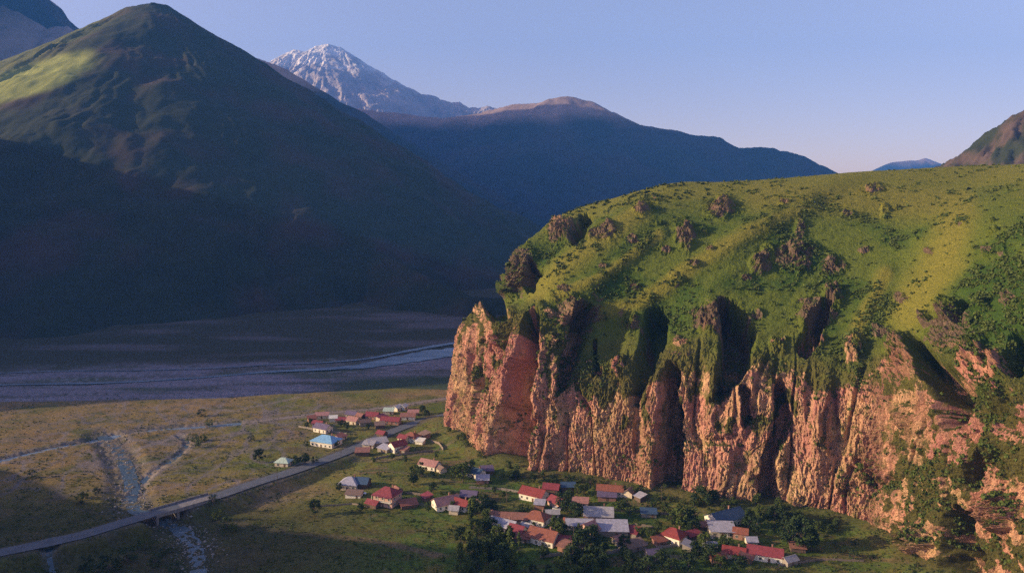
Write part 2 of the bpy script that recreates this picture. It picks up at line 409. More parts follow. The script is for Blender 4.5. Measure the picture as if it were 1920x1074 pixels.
v = objcoord(nt); f = noise_tex(nt, 0.25, 6, 0.7, v)
nt.links.new(mixrgb(nt, (0.075, 0.082, 0.10), (0.135, 0.14, 0.16), ramp(nt, f, 0.3, 0.7)), b.inputs["Base Color"])
water, nt, b = mat_new("river_water", 0.22, 0.6)
v = objcoord(nt, 1, 1, 1); f = noise_tex(nt, 0.6, 6, 0.75, v)
nt.links.new(mixrgb(nt, (0.05, 0.08, 0.11), (0.34, 0.42, 0.46), ramp(nt, f, 0.56, 0.74)), b.inputs["Base Color"]); bump(nt, b, f, 0.5, 0.4)
rwater, nt, b = mat_new("wide_river_water", 0.3, 0.6)
v = objcoord(nt, 0.15, 1, 1); f = noise_tex(nt, 0.12, 6, 0.7, v)
nt.links.new(mixrgb(nt, (0.10, 0.14, 0.20), (0.22, 0.28, 0.36), ramp(nt, f, 0.4, 0.65)), b.inputs["Base Color"]); bump(nt, b, f, 0.25, 0.4)
dirt = simple_mat("packed_dirt", (0.21, 0.17, 0.15), 0.3, 0.4)

ribbon("road", ROADS, 8.4, 0.0, asphalt, follow=False)
ribbon("lane", UPROAD, 4.2, 0.08, dirt, ragged=0.25)
ribbon("stream", STREAM[:], 7.0, 0.06, water, ragged=0.6, level=True)
ribbon("channel_water", CHANNEL, 7.0, 0.16, rwater, ragged=0.6, level=True)
rw = np.interp(np.arange(len(RIVER)), [0, 30, 45, 55, 62, 70, 80], [4, 5, 10, 28, 42, 36, 26])
ribbon("river", RIVER, rw, 0, rwater, ragged=0.5, zfix=-2.35)
RB2 = RIVER.copy(); RB2[:, 1] += 40 + 10 * np.sin(np.linspace(0, 9, len(RB2)))
ribbon("river", RB2, np.interp(np.arange(len(RIVER)), [0, 40, 60, 80], [2, 3, 9, 12]), 0, rwater, ragged=0.6, zfix=-2.3)
ribbon("creek", CREEK2, 4.0, -0.02, water, ragged=0.8, level=True)
ribbon("brook", DRAIN, 2.0, 0.10, water, ragged=0.5)

# ------------------------------------------------------------------ bridge
stone = simple_mat("weathered_concrete", (0.20, 0.185, 0.19), 0.3, 0.6, streak=True)
def build_bridge():
    i0 = int(np.argmin(np.hypot(ROADS[:, 0] - on_z(285, 962, 2.4)[0], ROADS[:, 1] - on_z(285, 962, 2.4)[1])))
    i1 = int(np.argmin(np.hypot(ROADS[:, 0] - on_z(395, 933, 2.0)[0], ROADS[:, 1] - on_z(395, 933, 2.0)[1])))
    a = Vector(ROADS[i0]); c = Vector(ROADS[i1]); d = c - a; L = Vector((d.x, d.y)).length
    o = empty("bridge", (a.x, a.y, a.z), math.atan2(d.y, d.x))
    o.rotation_euler = (0, 0, math.atan2(d.y, d.x))
    tag(o, "long low concrete road bridge with dark openings over the stream", "bridge")
    m = MB(); m.box(0, L, -4.9, 4.9, -1.0, -0.12); m.build("deck", stone, o)
    for s in (-1, 1):
        m = MB(); y = s * 4.6
        m.box(0, L, y - 0.18, y + 0.18, -0.11, 0.75)
        m.build("parapet", stone, o)
    for k in (0.02, 0.36, 0.68, 0.98):
        m = MB(); m.box(L * k - 0.6, L * k + 0.6, -3.9, 3.9, -7.5, -1.003); m.build("pier", stone, o)
build_bridge()
def guard_rail(i0, i1, s, label):
    steel = simple_mat("galvanised_steel", (0.42, 0.42, 0.45), 0.2, 1.0, 0.5, 0.4)
    base = Vector(ROADS[i0]); o = empty("guard_rail", base); tag(o, label, "guard rail")
    T = np.gradient(ROADS[:, :2], axis=0); T /= np.linalg.norm(T, axis=1)[:, None]
    pts = []
    for i in range(i0, i1):
        pts.append(Vector((ROADS[i, 0] - T[i, 1] * 4.4 * s, ROADS[i, 1] + T[i, 0] * 4.4 * s, ROADS[i, 2])) - base)
    m = MB()
    for p, q in zip(pts[:-1], pts[1:]):
        m.poly([p + Vector((0, 0, .45)), q + Vector((0, 0, .45)), q + Vector((0, 0, .8)), p + Vector((0, 0, .8))])
        m.poly([p + Vector((0, .06, .8)), q + Vector((0, .06, .8)), q + Vector((0, .06, .45)), p + Vector((0, .06, .45))])
    m.build("rail", steel, o)
    for p in pts[::2]:
        m = MB(); m.box(p.x - .07, p.x + .07, p.y + .07, p.y + .2, p.z - .3, p.z + .8); m.build("post", steel, o)
guard_rail(62, 96, -1, "low steel guard rail along the village side of the road by the bridge")

# ------------------------------------------------------------------ cliff and plateau
CC = [  # each column: photo x,y of rows base, lower face, rock top, slope, slope, slope, brow ; slopes of the upper rows
 [(838, 797), (850, 715), (868, 612), (936, 560), (960, 492), (990, 452), (1065, 398)],
 [(878, 832), (888, 730), (904, 606), (975, 560), (1010, 505), (1052, 452), (1140, 376)],
 [(925, 864), (932, 750), (950, 598), (1018, 560), (1062, 495), (1115, 430), (1240, 350)],
 [(985, 890), (992, 770), (1000, 640), (1072, 572), (1130, 492), (1195, 415), (1330, 347)],
 [(1062, 900), (1064, 800), (1072, 705), (1140, 610), (1200, 510), (1270, 415), (1420, 342)],
 [(1155, 915), (1158, 820), (1165, 715), (1220, 620), (1285, 515), (1360, 410), (1510, 335)],
 [(1250, 932), (1250, 820), (1252, 690), (1300, 610), (1360, 510), (1435, 400), (1590, 328)],
 [(1340, 946), (1340, 820), (1342, 700), (1385, 610), (1440, 505), (1515, 400), (1670, 324)],
 [(1440, 957), (1440, 830), (1442, 708), (1480, 610), (1530, 505), (1595, 400), (1740, 320)],
 [(1540, 970), (1540, 840), (1542, 712), (1570, 610), (1612, 505), (1668, 400), (1810, 317)],
 [(1640, 995), (1640, 860), (1642, 722), (1662, 610), (1695, 505), (1745, 400), (1880, 315)],
 [(1730, 1055), (1732, 900), (1735, 740), (1748, 615), (1775, 505), (1820, 400), (1950, 312)],
 [(1820, 1115), (1822, 940), (1825, 760), (1832, 620), (1850, 505), (1890, 400), (2030, 309)],
 [(1930, 1180), (1930, 970), (1930, 780), (1932, 625), (1945, 505), (1975, 400), (2100, 305)],
 [(2080, 1260), (2075, 1010), (2070, 800), (2068, 635), (2072, 505), (2095, 400), (2220, 300)],
 [(2300, 1360), (2290, 1060), (2280, 830), (2270, 650), (2265, 510), (2280, 400), (2400, 292)],
]
YFIX = {0: (489, 508, 575), 1: (474, 500, 567), 2: (461, 494, 560), 3: (451, 489, 554), 4: (442, 484, 548), 5: (434, 479, 543), 6: (428, 475, 540)}
def cliff_net():
    net = []
    for j, c in enumerate(CC):
        b = on_z(c[0][0], c[0][1], 0.0); Y = b[1]
        pts = [Vector(b)]
        run = [0.0, 5.0, 11.0]
        for k in (1, 2):
            p = at_depth(c[k][0], c[k][1], Y + run[k]); pts.append(Vector(p))
        tall = (1.0, 0.8, 0.62, 1.05, 0.85, 0.3, 0.12, 0.0)[min(j, 7)]
        sl = [0.85 + 0.5 * tall, 0.80 + 0.6 * tall, 0.66 + 0.4 * tall, 0.42 + 0.1 * tall]
        for k in range(3, 7):
            p0 = pts[-1]; m = float(slope_of(c[k][1])); s = sl[k - 3]
            Y2 = (p0.z - s * p0.y - CAM_H) / (m - s); Y2 = max(Y2, p0.y + 3)
            pts.append(Vector(at_depth(c[k][0], c[k][1], Y2)))
        if j in YFIX:                                  # keep the brow convex round the nose
            for k, yy in zip((4, 5, 6), YFIX[j]): pts[k] = Vector(at_depth(c[k][0], c[k][1], yy))
        q = pts[-1]
        pts.append(q + Vector((30, 45, 2.5))); pts.append(q + Vector((60, 140, 3))); pts.append(q + Vector((200, 800, 2)))
        net.append(pts)
    base = pts[0]
    w1 = [p + Vector(v) for p, v in zip(net[0], [(14, 50, -2)] * 3 + [(20, 50, 0)] * 3 + [(24, 40, 0), (50, 70, 0), (90, 150, 0), (260, 820, 0)])]
    w2 = [p + Vector(v) for p, v in zip(net[0], [(70, 160, -2)] * 3 + [(80, 150, 0)] * 3 + [(90, 140, 0), (110, 170, 0), (130, 240, 0), (300, 840, 0)])]
    w3 = [p + Vector(v) for p, v in zip(net[0], [(220, 420, -2)] * 3 + [(230, 410, 0)] * 3 + [(240, 400, 0), (260, 420, 0), (280, 480, 0), (400, 860, 0)])]
    net = [w3, w2, w1] + net
    N = np.array([[tuple(p) for p in c] for c in net])
    N = np.concatenate([N[:, :1] - np.array([0, 2.0, 6.0]), N], 1)   # buried foot
    return N
def catmull(P, t, axis):
    P = np.moveaxis(P, axis, 0); m = len(P); i = np.clip(t.astype(int), 0, m - 2)
    f = (t - i).reshape((-1,) + (1,) * (P.ndim - 1)); g = lambda k: P[np.clip(k, 0, m - 1)]
    a, b, c, d = g(i - 1), g(i), g(i + 1), g(i + 2)
    r = 0.5 * (2 * b + (c - a) * f + (2 * a - 5 * b + 4 * c - d) * f ** 2 + (3 * b - a - 3 * c + d) * f ** 3)
    return np.moveaxis(r, 0, axis)
# dark clefts: polyline in photo pixels with half width px and depth m
CLEFTS = [
 ([(1002, 596), (990, 680), (972, 770), (958, 862)], [8, 20, 32, 36], 18),
 ([(905, 640), (898, 700), (893, 780)], [5, 7, 5], 5),
 ([(1096, 590), (1080, 640), (1060, 690), (1045, 740)], [20, 20, 14, 7], 11),
 ([(1232, 602), (1222, 650), (1205, 700), (1190, 755)], [24, 26, 18, 8], 15),
 ([(1258, 690), (1258, 780), (1256, 860), (1250, 925)], [15, 22, 24, 24], 17),
 ([(1360, 570), (1385, 620), (1375, 680), (1352, 740)], [16, 34, 32, 14], 17),
 ([(1460, 715), (1470, 790), (1440, 860), (1440, 930)], [8, 16, 14, 22], 9),
 ([(1395, 730), (1398, 790)], [9, 9], 7),
 ([(1550, 570), (1535, 605), (1510, 650)], [10, 18, 20], 7),
 ([(1715, 640), (1750, 690), (1790, 740), (1790, 790)], [12, 24, 34, 18], 12),
 ([(1808, 572), (1800, 600)], [14, 10], 5),
 ([(1800, 985), (1808, 1040), (1806, 1100)], [34, 38, 34], 13),
 ([(995, 488), (1006, 515), (1000, 540)], [8, 15, 10], 6),
 ([(1098, 412), (1088, 435), (1078, 455)], [12, 13, 8], 6),
 ([(1920, 640), (1905, 690)], [20, 18], 10),
 ([(930, 570), (940, 590)], [20, 18], 8),
 ([(1840, 850), (1830, 900)], [14, 20], 6),
 ([(1115, 640), (1120, 700)], [6, 10], 4),
]
# rocky knobs standing out of the grass: centre px, radius px, height m
KNOBS = [(1052, 435, 30, 4), (975, 520, 26, 3.5), (955, 545, 22, 5), (1068, 450, 16, 4), (1145, 432, 12, 3.2), (1206, 398, 12, 3), (1285, 445, 22, 3.5), (1355, 390, 22, 3),
         (1420, 498, 18, 4), (1440, 470, 16, 3), (1492, 470, 18, 4), (1500, 505, 14, 3), (1330, 605, 30, 5), (1515, 610, 24, 6), (1560, 560, 26, 5), (1530, 640, 20, 4),
         (1782, 585, 26, 6), (1842, 575, 16, 4), (1735, 600, 14, 4), (1690, 655, 34, 5), (1835, 670, 34, 6), (1880, 690, 30, 5), (1870, 750, 28, 5), (1600, 655, 24, 4),
         (1290, 430, 12, 2), (1560, 490, 14, 2.5), (1630, 355, 10, 2), (1660, 395, 14, 2), (905, 580, 18, 2), (1075, 580, 26, 4), (1180, 610, 22, 4), (1880, 470, 12, 2),
         (1732, 1010, 30, 9), (1880, 960, 40, 8), (1700, 780, 24, 4), (1165, 690, 24, 4), (1040, 640, 20, 4), (940, 640, 18, 4), (1460, 650, 22, 4), (1640, 880, 26, 4), (1580, 900, 22, 4), (1860, 850, 26, 4)]
BARE = [(1040, 400, 20, 10), (1230, 372, 24, 9), (1185, 450, 14, 10), (1250, 470, 12, 8), (1300, 500, 14, 9), (1400, 520, 16, 8), (1190, 540, 14, 10), (1420, 590, 20, 12), (1130, 500, 12, 8), (1620, 470, 14, 8), (1690, 560, 16, 10), (1850, 470, 14, 12), (1890, 560, 24, 16), (1590, 400, 12, 6), (1470, 380, 14, 6), (1430, 490, 22, 26), (1500, 430, 12, 30), (1380, 640, 22, 14), (1280, 640, 20, 14), (1650, 620, 20, 16), (1060, 545, 14, 9), (1330, 470, 10, 6), (1740, 470, 12, 8), (1640, 770, 130, 60), (1780, 620, 60, 50), (1840, 690, 60, 50), (1880, 950, 70, 60), (1732, 1010, 36, 50), (1530, 590, 40, 40), (1490, 480, 50, 40), (975, 500, 34, 60), (1055, 430, 36, 36),
        (1345, 600, 60, 40), (1355, 390, 40, 24), (1285, 445, 24, 34), (1130, 440, 30, 20), (1560, 500, 30, 26), (905, 575, 30, 30), (1080, 590, 60, 40), (1700, 690, 60, 40), (1205, 395, 20, 16), (1640, 355, 30, 12)]
def build_cliff():
    N = cliff_net()
    nc, nr = N.shape[:2]
    du = np.concatenate([np.linspace(0, 3, 130, endpoint=False), np.linspace(3, nc - 3, 1250, endpoint=False), np.linspace(nc - 3, nc - 1, 60)])
    dv = np.concatenate([np.linspace(0, 1, 6, endpoint=False), np.linspace(1, 3, 300, endpoint=False), np.linspace(3, 7, 400, endpoint=False), np.linspace(7, 8, 50, endpoint=False), np.linspace(8, nr - 1, 50)])
    Q = catmull(N, du, 0); Q = catmull(Q, dv, 1)            # [u, v, 3]
    V = np.broadcast_to(dv[None, :], Q.shape[:2])
    Tu = np.gradient(Q, axis=0); Tv = np.gradient(Q, axis=1)
    n = np.cross(Tu, Tv); n /= np.linalg.norm(n, axis=2)[..., None] + 1e-9
    if n[700, 300, 1] > 0: n = -n
    px, py = to_px(Q)
    X, Y, Z = Q[..., 0], Q[..., 1], Q[..., 2]
    U = X * 0.9 - Y * 0.45                                  # along the face
    warp = 7 * fbm(X / 30, Y / 30, Z / 50, 3)
    face = sstep(0.6, 1.2, V) * sstep(3.9, 2.8, V + 0.5 * fbm(X / 26, Y / 26, Z / 26, 3))     # 1 on the bare wall
    slope = sstep(2.8, 3.6, V) * sstep(7.2, 6.0, V)
    D = np.zeros(V.shape)
    av = 0.35 + 1.3 * sstep(-0.35, 0.4, fbm(U / 55, 2.2, Z / 70, 3))
    D += av * face * (3.6 * (np.abs(noise((U + warp) / 34, 3.3, Z / 160)) * 2.0 - 0.5))
    D += av * face * 2.2 * (np.abs(noise((U + warp) / 13, 8.1, Z / 70)) * 2.2 - 0.6)
    # runnels and swells of the grass slope, running down it
    qn = px * 0.456 + py * 0.89; qt = px * 0.89 - py * 0.456
    swell = fbm(qn / 75, qt / 420, 2.2, 3); D += slope * 0.9 * swell + slope * 0.8 * fbm(qn / 22, qt / 160, 5.2, 3)
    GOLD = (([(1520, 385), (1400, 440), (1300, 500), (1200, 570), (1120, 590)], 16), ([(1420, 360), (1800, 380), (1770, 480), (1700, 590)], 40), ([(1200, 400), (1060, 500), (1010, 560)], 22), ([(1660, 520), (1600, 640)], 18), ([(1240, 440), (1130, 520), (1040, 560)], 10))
    for L, w in GOLD[:1] + GOLD[2:]:
        d, _ = poly_dist(px + 5 * fbm(px / 30, py / 30, 7.7, 2), py, L); D += 2.2 * slope * sstep(2.0, 0.0, d / w)
    D += slope * 0.75 * fbm(X / 4.5, Y / 4.5, Z / 4.5, 5, 0.65)
    D += sstep(5.5, 8, V) * 0.5 * fbm(X / 8, Y / 8, 1, 3)
    # clefts
    jit = 18 * fbm(px / 36, py / 60, 0.5, 3) + 13 * fbm(px / 12, py / 45, 1.5, 4, .6)
    cle = np.zeros(V.shape)
    for L, W, dep in CLEFTS:
        d, t = poly_dist(px, py, L); w = np.interp(t, np.arange(len(W)), W)
        k = sstep(1.1, 0.5, (d + jit * 0.6) / w); cle = np.maximum(cle, k)
        D -= 1.6 * dep * k
        # the buttress on the sunward side of each cleft stands a little proud
        d2, t2 = poly_dist(px + 1.3 * w, py, L); D += 0.16 * dep * sstep(1.3, 0.2, d2 / w)
    calm = 1 - 3.4 * cle * (1 - cle)
    D += calm * (1.5 - .5 * av) * face * 2.2 * (ridged(U / 8.0 + .6 * noise(X / 9, Y / 9, Z / 9), Y / 10, Z / 22, 5, 0.62)) - calm * face * 3.0 * sstep(.12, 0, np.abs(noise((U + .5 * warp) / 11, 6.6, Z / 55)))
    D += calm * face * 1.2 * ridged(U / 1.9, Y / 3, Z / 5, 3, 0.6)
    D += calm * face * 0.9 * fbm(X / 4, Y / 4, Z / 1.5, 3)
    knob = np.zeros(V.shape)
    for x, y, r, hgt in KNOBS:
        d = np.hypot(px - x, (py - y) * 0.85) + 0.5 * r * fbm(px / 14, py / 14, x * .01, 3)
        k = sstep(1.0, 0.35, d / r); knob = np.maximum(knob, k)
        D += hgt * k * (0.40 + 0.95 * ridged(X / 4.5, Y / 4.5, Z / 4.5, 4, .65))
    bare = np.zeros(V.shape)
    for x, y, rx, ry in BARE: bare = np.maximum(bare, sstep(1.25, 0.4, np.hypot((px - x) / rx, (py - y) / ry) + 0.5 * fbm(px / 25, py / 25, 8, 3)))
    crag = ridged(X / 7.5, Y / 7.5, Z / 6, 5, 0.62)
    D += bare * slope * (4.6 * crag - 1.0)
    # many small scattered outcrops and hummocks
    oc = sstep(0.34, 0.50, fbm(X / 11, Y / 11, Z / 11, 4)) * slope * sstep(-0.1, 0.35, fbm(X / 60, Y / 60, Z / 60, 2))
    D += oc * (1.6 + 1.6 * ridged(X / 3, Y / 3, Z / 3, 3))
    D *= sstep(0.7, 1.3, V) * 0.9 + 0.1
    D *= sstep(0, 40, np.arange(len(du)))[:, None]
    Q2 = Q + n * D[..., None]
    # rock attribute
    Tu = np.gradient(Q2, axis=0); Tv = np.gradient(Q2, axis=1)
    n2 = np.cross(Tu, Tv); n2 /= np.linalg.norm(n2, axis=2)[..., None] + 1e-9
    if n2[700, 300, 1] > 0: n2 = -n2
    up = n2[..., 2]
    nz = fbm(X / 14, Y / 14, Z / 14, 4)
    right = sstep(1560, 1740, px) * sstep(640, 700, py)
    midveg = sstep(1030, 1120, px) * sstep(1260, 1180, px) * sstep(800, 700, py) + sstep(910, 960, px) * sstep(1000, 950, px) * sstep(760, 640, py)
    wall = sstep(3.35, 2.75, V + 0.75 * nz + 0.45 * midveg + 0.45 * fbm(px / 16, py / 60, 4, 4))
    rock = wall
    rock = np.maximum(rock, knob * sstep(-0.3, 0.15, nz + 0.5 * fbm(X / 4, Y / 4, Z / 4, 3)))
    rock = np.maximum(rock, cle * sstep(0.9, 0.6, up))
    rock = np.maximum(rock, bare * sstep(-0.02, 0.22, crag + 0.4 * nz))
    rock = np.maximum(rock, oc * 0.9)
    steep = sstep(0.52, 0.30, up + 0.25 * nz)
    rock = np.maximum(rock * sstep(0.80, 0.55, up + 0.1 * nz), steep * 0.8 * slope * sstep(-0.1, 0.2, nz))
    rock *= 1 - np.clip(right * sstep(-0.22, 0.12, 0.6 * nz + 0.8 * fbm(X / 5, Y / 5, Z / 7, 4) - 0.02 - 0.45 * bare), 0, 1)
    rock *= 1 - 0.8 * sstep(0.12, 0.34, fbm(X / 9, Y / 9, Z / 16, 4) + 0.12 * (V - 2.0)) * sstep(1.4, 2.4, V) * (1 - bare)
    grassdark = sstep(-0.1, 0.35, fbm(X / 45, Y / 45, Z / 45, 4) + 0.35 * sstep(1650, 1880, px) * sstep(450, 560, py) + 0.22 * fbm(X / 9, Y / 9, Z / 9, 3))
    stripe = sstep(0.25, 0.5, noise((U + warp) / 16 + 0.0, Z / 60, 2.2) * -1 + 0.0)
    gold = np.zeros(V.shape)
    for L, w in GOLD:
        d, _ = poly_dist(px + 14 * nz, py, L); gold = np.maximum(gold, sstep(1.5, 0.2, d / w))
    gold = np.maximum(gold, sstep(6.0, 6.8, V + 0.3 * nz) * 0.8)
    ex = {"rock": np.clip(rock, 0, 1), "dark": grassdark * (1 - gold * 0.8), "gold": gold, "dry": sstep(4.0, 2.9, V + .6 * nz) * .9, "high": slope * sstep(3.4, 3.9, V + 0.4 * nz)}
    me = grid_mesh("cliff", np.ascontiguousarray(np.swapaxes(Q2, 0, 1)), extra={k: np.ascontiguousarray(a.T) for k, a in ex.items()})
    m, nt, b = mat_new("cliff_rock_and_grass", 0.95, 0.08)
    at = lambda k: nd(nt, "ShaderNodeAttribute", attribute_name=k).outputs["Fac"]
    v = objcoord(nt); vz = objcoord(nt, 1, 1, 0.30)
    c1 = noise_tex(nt, 0.045, 5, 0.6, v); c2 = noise_tex(nt, 0.35, 7, 0.72, vz); c3 = noise_tex(nt, 1.3, 6, 0.75, v)
    rockc = mixrgb(nt, (0.56, 0.275, 0.20), (0.60, 0.375, 0.215), ramp(nt, c1, 0.40, 0.60))
    rockc = mixrgb(nt, rockc, (0.12, 0.060, 0.050), ramp(nt, c2, 0.52, 0.68))
    rockc = mixrgb(nt, rockc, (0.74, 0.50, 0.30), ramp(nt, c2, 0.42, 0.25))
    rockc = mixrgb(nt, rockc, (0.12, 0.075, 0.06), ramp(nt, c3, 0.60, 0.76))
    lich = noise_tex(nt, 0.16, 6, 0.7, v)
    rockc = mixrgb(nt, rockc, (0.13, 0.125, 0.04), ramp(nt, lich, 0.50, 0.62, 0, 0.85))
    big = noise_tex(nt, 0.028, 5, 0.65, vz)
    rockc = mixrgb(nt, rockc, (0.40, 0.17, 0.15), ramp(nt, big, 0.52, 0.62, 0, 0.75))
    rockc = mixrgb(nt, rockc, (0.24, 0.12, 0.085), ramp(nt, big, 0.49, 0.39, 0, 0.8))
    hr = mixrgb(nt, (0.21, 0.15, 0.105), (0.065, 0.05, 0.04), ramp(nt, c3, 0.42, 0.62))
    rockc = mixrgb(nt, rockc, hr, at("high"))
    g1 = noise_tex(nt, 0.5, 6, 0.75, v); g2 = noise_tex(nt, 1.6, 4, 0.7, v)
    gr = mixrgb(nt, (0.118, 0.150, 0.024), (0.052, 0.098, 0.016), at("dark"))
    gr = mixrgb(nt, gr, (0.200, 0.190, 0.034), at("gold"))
    gr = mixrgb(nt, gr, mixrgb(nt, (0.15, 0.125, 0.035), (0.085, 0.075, 0.03), ramp(nt, g1, .4, .6)), at("dry"))
    gr = mixrgb(nt, gr, (0.17, 0.125, 0.055), ramp(nt, g1, 0.58, 0.75, 0, 0.7))
    gr = mixrgb(nt, gr, (0.020, 0.036, 0.010), ramp(nt, g2, 0.50, 0.66, 0, 0.75))
    gr = mixrgb(nt, gr, (0.028, 0.045, 0.012), ramp(nt, g1, 0.44, 0.30, 0, 0.7))
    f = nd(nt, "ShaderNodeMath", operation='ADD'); nt.links.new(at("rock"), f.inputs[0])
    h = ramp(nt, c3, 0.3, 0.7, -0.28, 0.28); nt.links.new(h, f.inputs[1])
    fac = ramp(nt, f.outputs[0], 0.42, 0.58)
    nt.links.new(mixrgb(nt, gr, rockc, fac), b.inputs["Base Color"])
    bh = nd(nt, "ShaderNodeMath", operation='ADD'); nt.links.new(c2, bh.inputs[0]); nt.links.new(c3, bh.inputs[1])
    bump(nt, b, bh.outputs[0], 0.8, 1.2)
    me.polygons.foreach_set("use_smooth", np.zeros(len(me.polygons), bool))
    o = link("cliff", me, m); tag(o, kind='structure')
    return Q2, n2, np.clip(rock, 0, 1), px, py, V, grassdark
CL = build_cliff()

# ------------------------------------------------------------------ mountains
def ridge_pts(L): return [tuple(at_depth(x, y, Y)) for x, y, Y in L]
def mountain(name, ridges, x0, x1, y0, y1, nx, ny, slope, amp, mat, colf, base=-6.0, gscale=160.0, spur=(0, 0)):
    xs = np.linspace(x0, x1, nx); ys = np.linspace(y0, y1, ny)
    X, Y = np.meshgrid(xs, ys)
    wx = X + gscale * 0.28 * fbm(X / gscale, Y / gscale, 1.1, 3); wy = Y + gscale * 0.28 * fbm(X / gscale + 9, Y / gscale, 2.1, 3)
    H = np.full(X.shape, -1e9); DD = np.full(X.shape, 1e9); GS = np.zeros(X.shape); off = 0.0
    for R in ridges:
        sl = R[1]; R = R[0]; off += 977.0; acc = off
        for a, c in zip(R[:-1], R[1:]):
            dx, dy = c[0] - a[0], c[1] - a[1]; L = dx * dx + dy * dy + 1e-6
            for k, (qx, qy) in enumerate(((X, Y), (wx, wy))):
                t = np.clip(((qx - a[0]) * dx + (qy - a[1]) * dy) / L, 0, 1)
                d = np.hypot(qx - a[0] - t * dx, qy - a[1] - t * dy)
                z = a[2] + t * (c[2] - a[2])
                if k == 0:
                    DD = np.minimum(DD, d); d0 = d
                    ang = np.arctan2(X - a[0] - t * dx, -(Y - a[1] - t * dy))
                    sg = acc + t * math.sqrt(L) + 1.6 * gscale * ang
            d = d0 + (d - d0) * sstep(0, gscale, d0)
            hh = z - sl * d
            GS = np.where(hh > H, sg, GS); H = np.maximum(H, hh)
            acc += math.sqrt(L)
    k = sstep(0, gscale * 0.8, DD)
    wv = gscale * 0.22 * fbm(X / gscale, Y / gscale, 4.4, 4)
    g = 0.26 * ridged(X / gscale, Y / gscale, 0.7, 5, 0.42) - 0.13
    g = g - 0.55 * np.abs(noise((GS + wv) / (gscale * 0.62), DD / (gscale * 5), 1.3)) - 0.16 * np.abs(noise((GS + 1.5 * wv) / (gscale * 0.26), DD / (gscale * 3), 2.9)) + 0.15
    H = H + amp * k * np.minimum(g, 0.02) + amp * 0.025 * fbm(X / (gscale * 0.12), Y / (gscale * 0.12), 0.2, 3)
    H = H + amp * 0.16 * k * (np.minimum(ridged((GS + wv) / (gscale * .1), DD / (gscale * .7), 3.1, 3, .6), .6) - .6)
    H = H + amp * 0.10 * fbm(X / (gscale * .3), Y / (gscale * .3), 6.2, 4, .6)
    H = np.maximum(H, base - 20)
    P = np.stack([X, Y, H], -1)
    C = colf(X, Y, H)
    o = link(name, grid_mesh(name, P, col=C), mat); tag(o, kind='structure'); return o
def mixc(a, b, t): return np.asarray(a) + (np.asarray(b) - np.asarray(a)) * np.clip(t, 0, 1)[..., None]
def col_near(X, Y, H):
    n = fbm(X / 130, Y / 130, H / 130, 5); f = ridged(X / 60, Y / 60, H / 200, 4)
    C = mixc(np.zeros(X.shape + (3,)) + (0.024, 0.030, 0.018), (0.050, 0.034, 0.030), sstep(-0.1, 0.45, n))
    C = mixc(C, (0.13, 0.14, 0.045), sstep(230, 300, H) * sstep(-860, -1020, X) * 0.7)
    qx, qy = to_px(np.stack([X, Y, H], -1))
    C = mixc(C, (0.22, 0.24, 0.065), sstep(1.15, 0.7, np.hypot((qx - 60) / 130, (qy - 150 + (qx - 60) * 0.32) / 34) + 0.3 * n))  # sunlight on the upper left shoulder painted in as brighter green
    
    return C
def col_far(X, Y, H):
    n = fbm(X / 300, Y / 300, H / 300, 5)
    C = mixc(np.zeros(X.shape + (3,)) + (0.020, 0.032, 0.036), (0.035, 0.036, 0.042), sstep(-0.2, 0.4, n))
    return mixc(C, (0.30, 0.22, 0.20), sstep(560, 680, H + 60 * n))
def col_snow(X, Y, H):
    n = fbm(X / 260, Y / 260, H / 200, 5); r = ridged(X / 180, Y / 180, H / 100, 4)
    C = mixc(np.zeros(X.shape + (3,)) + (0.36, 0.32, 0.33), (0.46, 0.38, 0.37), sstep(-0.2, 0.4, n))
    return mixc(C, (0.85, 0.85, 0.88), sstep(1380, 1850, H + 420 * n + 300 * r) * 0.7)
m_near = vcol_mat("mountain_turf", 0.02, 0.22, 0.25, 3.0)
m_far = vcol_mat("mountain_heath", 0.012, 0.25, 0.4, 15.0)
m_snow = vcol_mat("snow_and_rock", 0.01, 0.2, 0.4, 20.0, rough=0.8)
R1 = ridge_pts([(290, 6, 1826), (262, 10, 1835), (245, 12, 1850), (180, 40, 1900), (120, 68, 1980), (0, 115, 2080), (-350, 230, 2200)])
R2 = ridge_pts([(290, 6, 1826), (235, 60, 1730), (172, 128, 1600), (100, 190, 1450), (0, 268, 1300), (-160, 360, 1150), (-300, 430, 1050)])
R3 = ridge_pts([(290, 6, 1826), (315, 11, 1840), (345, 40, 1850), (400, 80, 1880), (450, 107, 1910), (500, 148, 1940), (600, 222, 1990), (700, 288, 2040), (800, 346, 2080), (900, 398, 2110), (1010, 450, 2140)])
R4 = ridge_pts([(330, 330, 1440), (350, 420, 1220), (370, 500, 1060)])
R5 = ridge_pts([(540, 300, 1750), (600, 380, 1500), (680, 470, 1280)])
R6 = ridge_pts([(450, 310, 1560), (650, 440, 1250), (790, 515, 1060), (880, 556, 990), (980, 556, 1000)])
R7 = ridge_pts([(1010, 452, 2140), (960, 505, 1600), (910, 560, 1180)])
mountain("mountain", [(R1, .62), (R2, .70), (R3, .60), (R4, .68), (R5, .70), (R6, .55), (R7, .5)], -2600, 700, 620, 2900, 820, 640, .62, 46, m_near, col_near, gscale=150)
A1 = ridge_pts([(380, 80, 3300), (455, 101, 3200), (520, 124, 3150), (600, 167, 3100), (700, 225, 3050), (820, 300, 2950), (960, 378, 2850), (1080, 440, 2800)])
A2 = ridge_pts([(455, 101, 3200), (330, 190, 2900)])
mountain("ridge_terrain", [(A1, .60), (A2, .6)], -2600, 1100, 2200, 4100, 420, 260, .6, 60, m_far, col_far, gscale=260)
